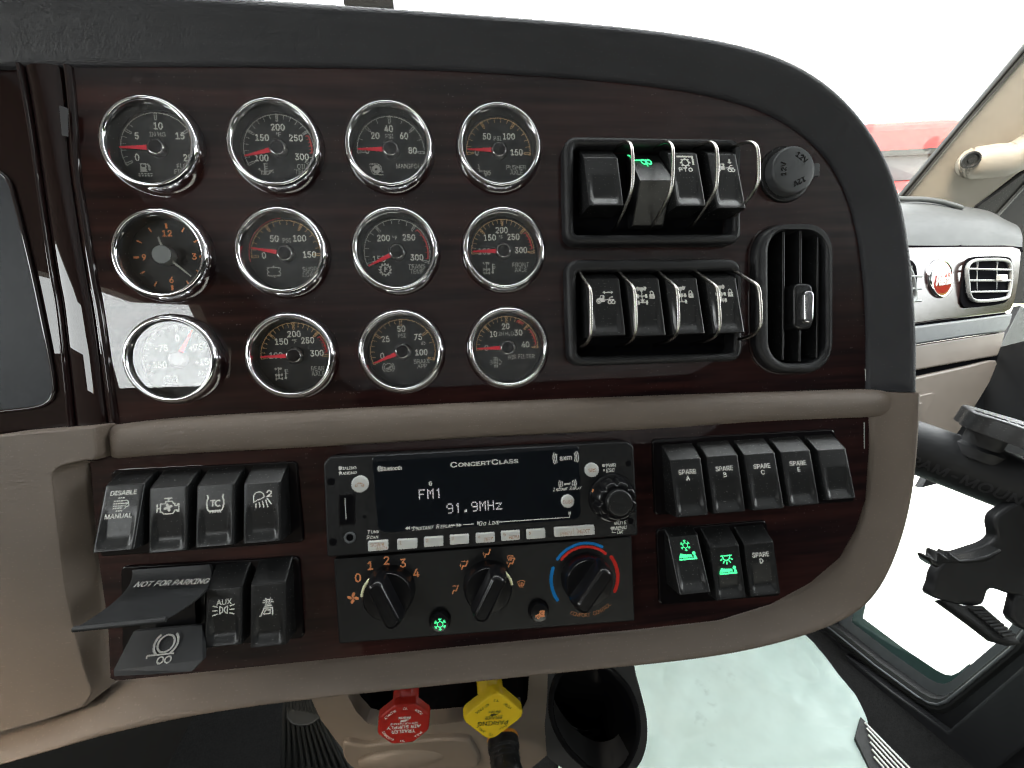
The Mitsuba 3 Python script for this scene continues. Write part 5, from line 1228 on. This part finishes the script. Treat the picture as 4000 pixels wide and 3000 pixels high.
louvre("silver-framed louvre half hidden behind the cowl", curve([(790.7,59,-366.2),(840.5,61.5,-382.3),(858.9,55.8,-387.9),(865.9,41.4,-389.3),(864.3,9.3,-387.1),(858.1,-9.5,-384.1),(841.1,-20.2,-378),(786.4,-28.1,-360)], 40, True), curve([(790.1,47.7,-360.1),(830.3,44.3,-372.8),(843.4,29.1,-376.2),(847.3,13.5,-376.6),(848.9,-2.3,-376.2),(839.1,-11.6,-372.6),(822.7,-17,-367),(786.8,-21,-355.3)], 40, True))
bdg = thing("emblem_badge", "oval chrome-rimmed red emblem badge with white script on the glossy trim", "badge")
ov = (943.3,32.1,-413.7)
fb = at(*ov, ry=18)
part(bdg, "rim", lathe([(41, -4), (41, 0), (39.5, 2.4), (37, 3), (35.5, 2)], 48).apply_transform(np.diag([1, 0.86, 1, 1.0])), "chrome", fb, smooth=50)
part(bdg, "enamel", lathe([(37, 1), (30, 3.6), (0.01, 5)], 48).apply_transform(np.diag([1, 0.86, 1, 1.0])), "enamel_red", fb, smooth=50)
part(bdg, "script", text("Peterbilt", 17, 0, -3, True, 6, wide=0.62, slant=0.25, depth=0.8), "print_white", fb @ at(0, 0, 4.8), smooth=False)

# ------------------------------------------------------------------ cab shell: pillar, doors, floor, roof, glass
cab = thing("truck_cab", "truck cab interior with cream windscreen pillar trim, dark door and windscreen", "truck cab")
pil = [(1151.3,262.8,-666.6),(1178.7,379.4,-567.7),(1203.7,470.3,-488.8),(1216.9,520.9,-445.1),(1281.5,507.2,-422.8),(1410.2,327.9,-489.4),(1324,285.5,-563.6),(1306.5,255.3,-594.4),(1293.2,218.1,-628.3),(1263.4,204.4,-653.2),(1167.1,234.9,-679.2)]
part(cab, "pillar_trim", plate(pil, 30, 6), "cream_vinyl", smooth=40, label="cream grained windscreen pillar trim")
sl = [(1125.4,241.4,-687.3),(1130.4,264.7,-667.7),(1162.6,388.1,-561.4),(1187.6,484.5,-478.4),(1200.5,534.6,-435.3)]
sr = [(1140.5,233.4,-685.5),(1145.4,261.4,-662.6),(1172.4,379.4,-562.8),(1199.5,466.2,-485.8),(1214.5,516.7,-441.4)]
sl, sr = np.array(sl), np.array(sr)
seal_prof = [(0, -8), (0, 0), (0.12, 3), (0.3, 3), (0.36, -3), (0.5, -3), (0.56, 3), (0.9, 4), (1.0, 0), (1.0, -8)]
nq = np.array([-0.37, -0.55, 0.75])
part(cab, "windscreen_seal", grid(np.array([sl + (sr - sl) * t + nq * w for t, w in seal_prof])), "black_rubber", smooth=40)
part(cab, "door_frame_trim", plate([(1284.7,200.3,-640.2),(1283.4,228,-620.6),(1302.8,254.3,-591.7),(1321.5,282.4,-561.8),(1367.3,324.1,-508.4),(1408.5,264.6,-531.2),(1341,252.5,-573.9),(1332.9,204.3,-613.2)], 16, 5), "black_plastic", smooth=40)
part(cab, "door_seal", tube(np.array([(1324.8,185.1,-625.9),(1329.2,203.1,-610.5),(1337.1,251.5,-571.2),(1350.6,311,-521)]), 3, 8), "grey_trim", smooth=60)
part(cab, "door_upper", plate([(1346.1,179.1,-657.1),(1355.4,210.2,-629.6),(1363.1,260.2,-589.2),(1394.4,384.6,-482.6),(1676.9,-9.1,-629),(1450.8,8.6,-729.2)], 20, 2), "black_matte", smooth=40)
hnd = thing("grab_handle", "cream moulded grab handle with a dark screw recess on the pillar trim", "grab handle")
hp = np.array([(1195.5,296.6,-585.1),(1206.5,303.3,-574.7),(1234.9,302.1,-561.3),(1260.3,301,-549.4),(1279.1,309.2,-534),(1303.6,333.6,-503.9),(1336.7,358.5,-469.1)])
hp[0] -= nq * 18
hc = curve(hp, 36)
part(hnd, "grip", tube(hc, np.r_[np.linspace(9, 30, 5), np.linspace(32, 34, 7), np.linspace(34, 33, 24)], 18), "cream_plastic", smooth=60)
hq = np.array((1173.4,299.5,-550))
part(hnd, "screw_recess", lathe([(17, -4), (16, 1.2), (13, 1), (11, -3), (6, -3), (5, -1), (0.01, -1)], 32), "black_plastic", plane_frame(hq, hq + [1, 0.5, 0.86], hq + [-0.5, 0.9, 0.3]), smooth=40)

# passenger door with its low peep window
door_x = lambda w: 1150 + (w + 672) * 0.3249  # noqa: E731
win = np.array([(1145.9,-359.6,-684.7),(1114.8,-739.1,-780.2),(1107.7,-898.1,-802.2),(1142.5,-935.1,-695.1),(1169.3,-954.7,-612.5),(1175.4,-954.8,-593.7),(1180.3,-947,-578.8),(1184.8,-927.7,-565),(1192.1,-882.9,-542.6),(1213.7,-743.6,-475.9),(1228.9,-603.4,-429.2),(1230.2,-431.1,-425.2),(1205.4,-378.2,-501.5)])
door_out = [(-560, -120), (-1000, -500), (-1000, -1400), (2800, -1700), (2800, 900), (800, 900), (800, -40), (-240, -40), (-420, -70)]
door3 = np.array([(door_x(w), v, w) for w, v in door_out])
part(cab, "passenger_door", plate(np.vstack([door3]), 30, hole=win), "black_matte", smooth=30, label="dark passenger door with a low window")
wc = win.mean(0)
nd_ = np.array([-0.951, 0, 0.309])


def band(s0, s1, off0, off1):
    return grid(np.array([wc + (win - wc) * s0 + nd_ * off0, wc + (win - wc) * s1 + nd_ * off1]), True)


frm = part(cab, "peep_window_frame", [band(1.0, 1.0, -30, 6), band(1.0, 1.06, 6, 12), band(1.06, 1.13, 12, 10), band(1.13, 1.2, 10, 0)], "black_rubber", smooth=30)
part(cab, "peep_window_bead", tube(wc + (win - wc) * 1.055 + nd_ * 13, 3.0, 8, cyc=True), "grey_trim", smooth=60)
part(cab, "peep_window_gasket", [band(0.86, 1.0, -22, -18)], "grey_trim", smooth=30)
part(cab, "peep_window_glass", cap(wc + (win - wc) * 1.0 - nd_ * 24), "window_glass", smooth=False)
lowl = win[1:9]
part(cab, "outer_sill", grid(np.array([wc + (lowl - wc) * 1.02 - nd_ * 60, wc + (lowl - wc) * 0.82 - nd_ * 60])), "teal_sill", smooth=30)
sx = np.array([(1174.6,-983.3,-671.2),(1188.7,-994,-628),(1179.3,-921.9,-657)])
sfr = plane_frame(sx[0], sx[1], sx[2])
part(cab, "glass_print", text("PACCAR", 11, 40, -2, True, depth=0.3), "print_black", sfr, smooth=False)
part(cab, "sill_rail", plate(np.array([(1092.3,-952.6,-752.5),(1125.5,-979.7,-650.2),(1159.6,-1000.6,-545.3),(1194.8,-758.7,-437),(1214.4,-664.1,-376.8),(1215.8,-796.3,-372.3),(1174,-1098.3,-501.1),(1112.5,-1156.9,-690.3)]), 20, 5), "black_matte", smooth=40)
# roof, rear wall, driver's door (its open window lights the dash), windscreen
part(cab, "headliner", box3(-800, 1700, 560, 590, -60, 2800), "headliner", at(0, 0, 0, rx=18), smooth=False)
part(cab, "firewall", box3(-900, 985, -1200, 60, -830, -800), "cab_dark", at(0, 0, 0, rx=18), smooth=False)
part(cab, "kick_panel", box3(-649, -640, -1500, -235, -1100, 300), "cab_dark", smooth=False)
part(cab, "rear_wall", box3(-700, 2300, -1700, 900, 2700, 2730), "cab_dark", smooth=False)
dd = Polygon([(-1100, -1500), (2800, -1700), (2800, 900), (-1100, 900)], [[(-150, 70), (-150, -30), (690, -40), (704, -112), (890, -122), (1040, -131), (1142, -112), (1168, -22), (1069, 21), (1019, 97), (809, 80), (708, 95), (300, 120)]])
m = trimesh.creation.extrude_polygon(dd, 30, engine="earcut")
m.apply_transform(np.array([[0, 0, 1, -680], [0, 1, 0, 0], [1, 0, 0, 0], [0, 0, 0, 1.0]]))
part(cab, "driver_door", m, "tan_plastic", smooth=False)
w1, w2, w3 = np.array((1118,238,-688.1)), np.array((1228,651.2,-331)), np.array((-63.5,565.4,-552.1))
if w1.ndim > 1:
    w1 = w1[0]
nw = np.cross(w2 - w1, w3 - w1)
hz = np.array([0, CA, SA])
dl = np.cross(nw, hz)
dl /= np.linalg.norm(dl)
if dl[0] > 0:
    dl = -dl
part(cab, "windscreen", grid(np.array([[w1, w1 + dl * 2100], [w2, w2 + dl * 2100]])), "window_glass", smooth=False)
e_up = (w2 - w1) / np.linalg.norm(w2 - w1)
d0 = np.array((-103.6,548.6,-540.1)), np.array((-17.8,544.2,-530.4))
part(cab, "windscreen_divider", loft([np.array([d0[0], d0[1], d0[1] - [0, 0, 20], d0[0] - [0, 0, 20]]) + e_up * [0, 1, 1] * s for s in (0, 420)]), "black_rubber", smooth=False)

fl = thing("floor", "dark carpeted cab floor in the footwell", "floor", kind="structure")
fc4 = [np.array([x, y * SA - 1150 * CA, -y * CA - 1150 * SA]) for x, y in ((-900, 880), (975, 880), (2120, -2800), (-900, -2800))]
part(fl, "carpet", plate(fc4, 20, 0.5), "carpet", smooth=False)
shp = curve([(512.2,-857,-1035.2),(944.3,-873.4,-984.8),(1019.3,-922.6,-833.4),(1030.2,-943,-770.6),(1029.2,-971.5,-682.8),(1017.3,-989.6,-627.4),(983.5,-1008.9,-567.8),(944.7,-1029.3,-505.1),(906,-1052.1,-434.8),(272.5,-1040.6,-470.4),(262.4,-985.2,-640.7)], 80, True)
cs = shp.mean(0)
rows = []
rng = np.random.default_rng(4)
for s in np.linspace(1, 0.0, 26):
    rows.append(cs + (shp - cs) * s)
rows = np.array(rows)
h_ = (meshkit.fbm(rows / 150.0, 4, 3) - 0.5) * 46 + (np.abs(meshkit.noise(rows / 95.0, 9) - 0.5)) * 26
rows += np.array([0, CA, SA]) * h_[..., None] * 0.7
pf = thing("floor_film", "crumpled pale green plastic film covering the passenger floor", "plastic sheet")
part(pf, "film", grid(rows, True), "plastic_sheet", smooth=True)
st = thing("door_step", "ribbed dark step plate with pale stripes beside the plastic film", "step plate")
part(st, "plate", plate([(987.2,-983.5,-597.4),(1017.1,-1026.6,-464.9),(907.6,-1022.5,-477.5),(937.2,-995.3,-561.3)], 10, 1), "black_rubber", smooth=False)
for q in range(6):
    o_ = np.array([(1352 + 8 * q, 728 + 38 * q), (1352 + 8 * q, 728 + 38 * q)])
for a_, b_ in ([(982.6,-984.3,-582),(1002.4,-1015.2,-487.1)], [(976.6,-987.8,-571.2),(990.4,-1014.7,-488.5)], [(968.1,-992.1,-558.1),(979.3,-1014.8,-488.1)], [(959.8,-996.3,-545.3),(968.9,-1014.4,-489.3)], [(951.1,-1000.5,-532.1),(956.9,-1014,-490.7)], [(943.3,-1004.5,-520),(946.6,-1013.6,-491.9)]):
    part(st, "rib", tube(np.array([a_, b_]), 2.2, 6), "print_white", smooth=60)

ped = thing("accelerator_pedal", "black ribbed rubber pedal with an oval emblem in the dark footwell", "pedal")
pd_ = [(-239.1,-591.2,-403),(-192.5,-601.4,-397.1),(-186,-662,-412),(-170.6,-720.1,-426.1),(-147,-786.2,-438.7),(-279.8,-780.7,-453.5)]
part(ped, "pad", plate(pd_, 14, 2), "pedal_rubber", smooth=40)
for q in np.linspace(0.04, 0.96, 11):
    a_ = np.array((-235.7,-589.1,-397.7)) * (1 - q) + np.array((-191.4,-597.6,-392.3)) * q
    b_ = np.array((-274.2,-772.4,-445.5)) * (1 - q) + np.array((-146.4,-777.6,-431.3)) * q
    part(ped, "rib", tube(np.array([a_, a_ * 0.75 + b_ * 0.25, b_]) , 3.0, 8), "pedal_rubber", smooth=60)
em = np.array((-209.7,-639.1,-404.2))
part(ped, "emblem", lathe([(29, -4), (29, 1), (27, 2.4), (25, 1), (24, 1.4), (0.01, 2)], 40).apply_transform(np.diag([1.0, 0.66, 1, 1])), "pedal_rubber", at(*em, rx=-15), smooth=40)

# ------------------------------------------------------------------ phone mount on its arm
ram = thing("mount_arm", "black tubular mount arm with clamp knob beyond the dash edge", "mount arm")
ta, tb_ = np.array((563.2,-187.4,-144.9)), np.array((643.5,-231,-72.3))
ax_ = (tb_ - ta) / np.linalg.norm(tb_ - ta)
part(ram, "tube", tube(np.array([ta - ax_ * 60, ta, (ta + tb_) / 2, tb_, tb_ + ax_ * 80]), 29, 32), "black_matte", smooth=60)
side = np.array([0.0, 1.0, 0.04])
nk = np.cross(np.cross(ax_, side), ax_)
nk /= np.linalg.norm(nk)
kb = np.array((605.2,-188.1,-94.9))
fk = plane_frame(kb, kb + ax_, kb + np.cross(nk, ax_))
if fk[:3, 2] @ nk < 0:
    fk = plane_frame(kb, kb + ax_, kb - np.cross(nk, ax_))
part(ram, "knob_stem", lathe([(21, -10), (21, 0), (16, 3), (16, 22)], 32), "black_matte", fk, smooth=45)
lobe = np.array([((42 + 3 * math.cos(5 * q)) * math.cos(q), (42 + 3 * math.cos(5 * q)) * math.sin(q)) for q in np.linspace(0, 2 * math.pi, 80, endpoint=False)])
cl_ = part(ram, "clamp_knob", slab(lobe, 18, 36, 2.5), "black_plastic", fk @ at(14, 0, 0), smooth=45)
part(cl_, "lettering", text("RAM-MOUNT", 8, 0, -20, True, 0, depth=0.8), "print_faint", fk @ at(14, 0, 36), smooth=False)
mid = ta * 0.45 + tb_ * 0.55
fx = plane_frame(mid, mid + ax_, mid + np.array([0, 1.0, 0.1]))
tt = text("RAM-MOUNT", 11, 0, 0, True, depth=0.7)
tt = tt.subdivide_to_size(3.0)
vv = tt.vertices
an = vv[:, 1] / 29.5 - 0.28
tt = mesh_of(np.c_[vv[:, 0], (29.2 + vv[:, 2]) * np.sin(an), (29.2 + vv[:, 2]) * np.cos(an)], tt.faces)
part(ram, "lettering", tt, "print_faint", fx, smooth=False)
crd = thing("phone_cradle", "black spring-loaded cradle with ribbed jaw hanging below the mount arm", "phone cradle")
part(crd, "body", plate(curve([(592.9,-247.5,-66.5),(588.2,-257.3,-66.3),(589.3,-269.9,-65.2),(581.4,-277.2,-65.5),(567.8,-281.6,-66.6),(550.9,-286,-68.1),(542.6,-286.5,-69),(530.1,-302.7,-69.1),(526.2,-315.1,-68.6),(522.7,-324.2,-68.3),(528.8,-329.4,-67.2),(550.2,-336.2,-64.4),(571.8,-336.7,-62),(581.3,-321.5,-62.2),(605.6,-328.7,-59),(629.1,-326,-56.6),(633.6,-234.1,-63.1),(613.4,-236.6,-65.1)], 90, True), 10, 3), "black_matte", smooth=40)
part(crd, "jaw", plate([(506,-280.4,-58.3),(508.5,-279.7,-58.1),(513.9,-283.7,-57.2),(515.1,-275.9,-57.6),(518,-275.7,-57.3),(524.5,-281.2,-56.2),(526.4,-276.4,-56.4),(535.7,-283.2,-54.9),(550.2,-283,-53.3),(563.2,-280.3,-52.1),(574.8,-274.8,-51.3),(577.9,-277.7,-50.7),(563,-285.7,-51.7),(546.8,-287.7,-53.3),(530.7,-287.1,-55.1),(521,-286.7,-56.2),(514.4,-290.5,-56.6),(508.2,-286.2,-57.6)], 12, 2), "black_plastic", smooth=40)
part(crd, "foot", plate([(532.2,-328.7,-66.9),(551.9,-335.4,-64.3),(572.7,-337.1,-61.9),(579.1,-346.3,-50.4),(583,-356.3,-39.2),(585.1,-361.9,-38.5),(575.5,-363.1,-39.5),(559.8,-356.9,-41.6),(549.7,-347.5,-53.5)], 8, 3), "black_rubber", smooth=40)
for q in np.linspace(0.1, 0.9, 9):
    a_ = np.array((551.8,-335.3,-61.3)) * (1 - q) + np.array((567,-355.9,-38.9)) * q
    b_ = np.array((566.7,-335.4,-59.7)) * (1 - q) + np.array((578.4,-354.5,-37.8)) * q
    part(crd, "tread", tube(np.array([a_, b_]), 1.4, 6), "black_rubber", smooth=60)
part(crd, "arm", plate([(605.9,-328.7,-58.9),(629.1,-326,-56.6),(626.9,-371.1,-53.5),(611.4,-362.9,-55.7),(602.7,-355.1,-57.3),(599.9,-349.1,-58)], 8, 3), "black_matte", smooth=40)

# ------------------------------------------------------------------ outside
RED = thing("red_truck", "red truck cab parked outside, seen through the windscreen", "truck")
rt = np.array((9486.1,3455.7,-8027.9))
A = at(rt[0], rt[1], rt[2], ry=-8) @ at(0, 0, 0, rx=18)
part(RED, "cab_body", [box3(-1250, 1250, 280, 640, -1800, -80), box3(-1250, 1250, -560, 280, -1800, -160), box3(-1250, 1250, -2300, -560, -1700, -100)], "red_paint", A, smooth=False)
part(RED, "roof", loft([lift(rect(2500, 1500, 200, 6), 0), lift(rect(2440, 1440, 200, 6), 90), lift(rect(2100, 1000, 200, 6), 170), lift(rect(1900, 800, 200, 6), 190)]), "red_paint", A @ at(0, 640, -900, rx=-90), smooth=40)
part(RED, "visor", box3(-1150, 1150, 165, 275, -160, 60), "black_rubber", A, smooth=False)
part(RED, "windscreen", box3(-1120, 1120, -300, 165, -150, -90), "grey_trim", A, smooth=False)
part(RED, "hood", loft([lift(rect(2000, 1500, 250, 6), 0), lift(rect(1900, 1400, 250, 6), 900), lift(rect(1800, 1250, 250, 6), 1100)]), "red_paint", A @ at(0, -1060, -150), smooth=40)
for s in (-1, 1):
    part(RED, "headlight", slab(rect(320, 180, 40), 0, 60, 15), "print_white", A @ at(s * 800, -620, 880), smooth=40)
    part(RED, "wheel", lathe([(480, -150), (520, -120), (520, 120), (480, 150), (0.01, 140)], 32), "black_rubber", A @ at(s * 1050, -2300, 300, ry=90), smooth=40)
gr_ = thing("ground", "pale concrete yard with a lawn beyond", "ground", kind="structure")
g4 = trimesh.creation.cylinder(400, 0.1, sections=48)
g4.apply_translation([0, 0, -0.05])
scene["ground__surface"] = mikit.ply(g4, "ground_mix")

rng = np.random.default_rng(11)
leaf = []
for i in range(70):
    ang = rng.uniform(-0.95, 0.3)
    c = np.array([42 * math.cos(ang) + rng.normal(0, 2), 42 * math.sin(ang) - 4, 0])
    hgt = rng.uniform(3.5, 6.5)
    n_ = 420
    p = c + np.c_[rng.normal(0, 1.3, n_), rng.normal(0, 1.3, n_), np.clip(rng.normal(hgt * 0.6, hgt * 0.25, n_), 0.2, hgt)]
    leaf.append(p)
leaf = np.vstack(leaf)
d1, d2 = rng.normal(0, 0.42, leaf.shape), rng.normal(0, 0.42, leaf.shape)
v = np.stack([leaf, leaf + d1, leaf + d2], 1).reshape(-1, 3)
scene["treeline"] = mikit.ply(mesh_of(v, np.arange(len(v)).reshape(-1, 3)), "foliage")
labels["treeline"] = {"label": "distant green treeline beyond the yard to the right", "category": "trees", "kind": "stuff"}
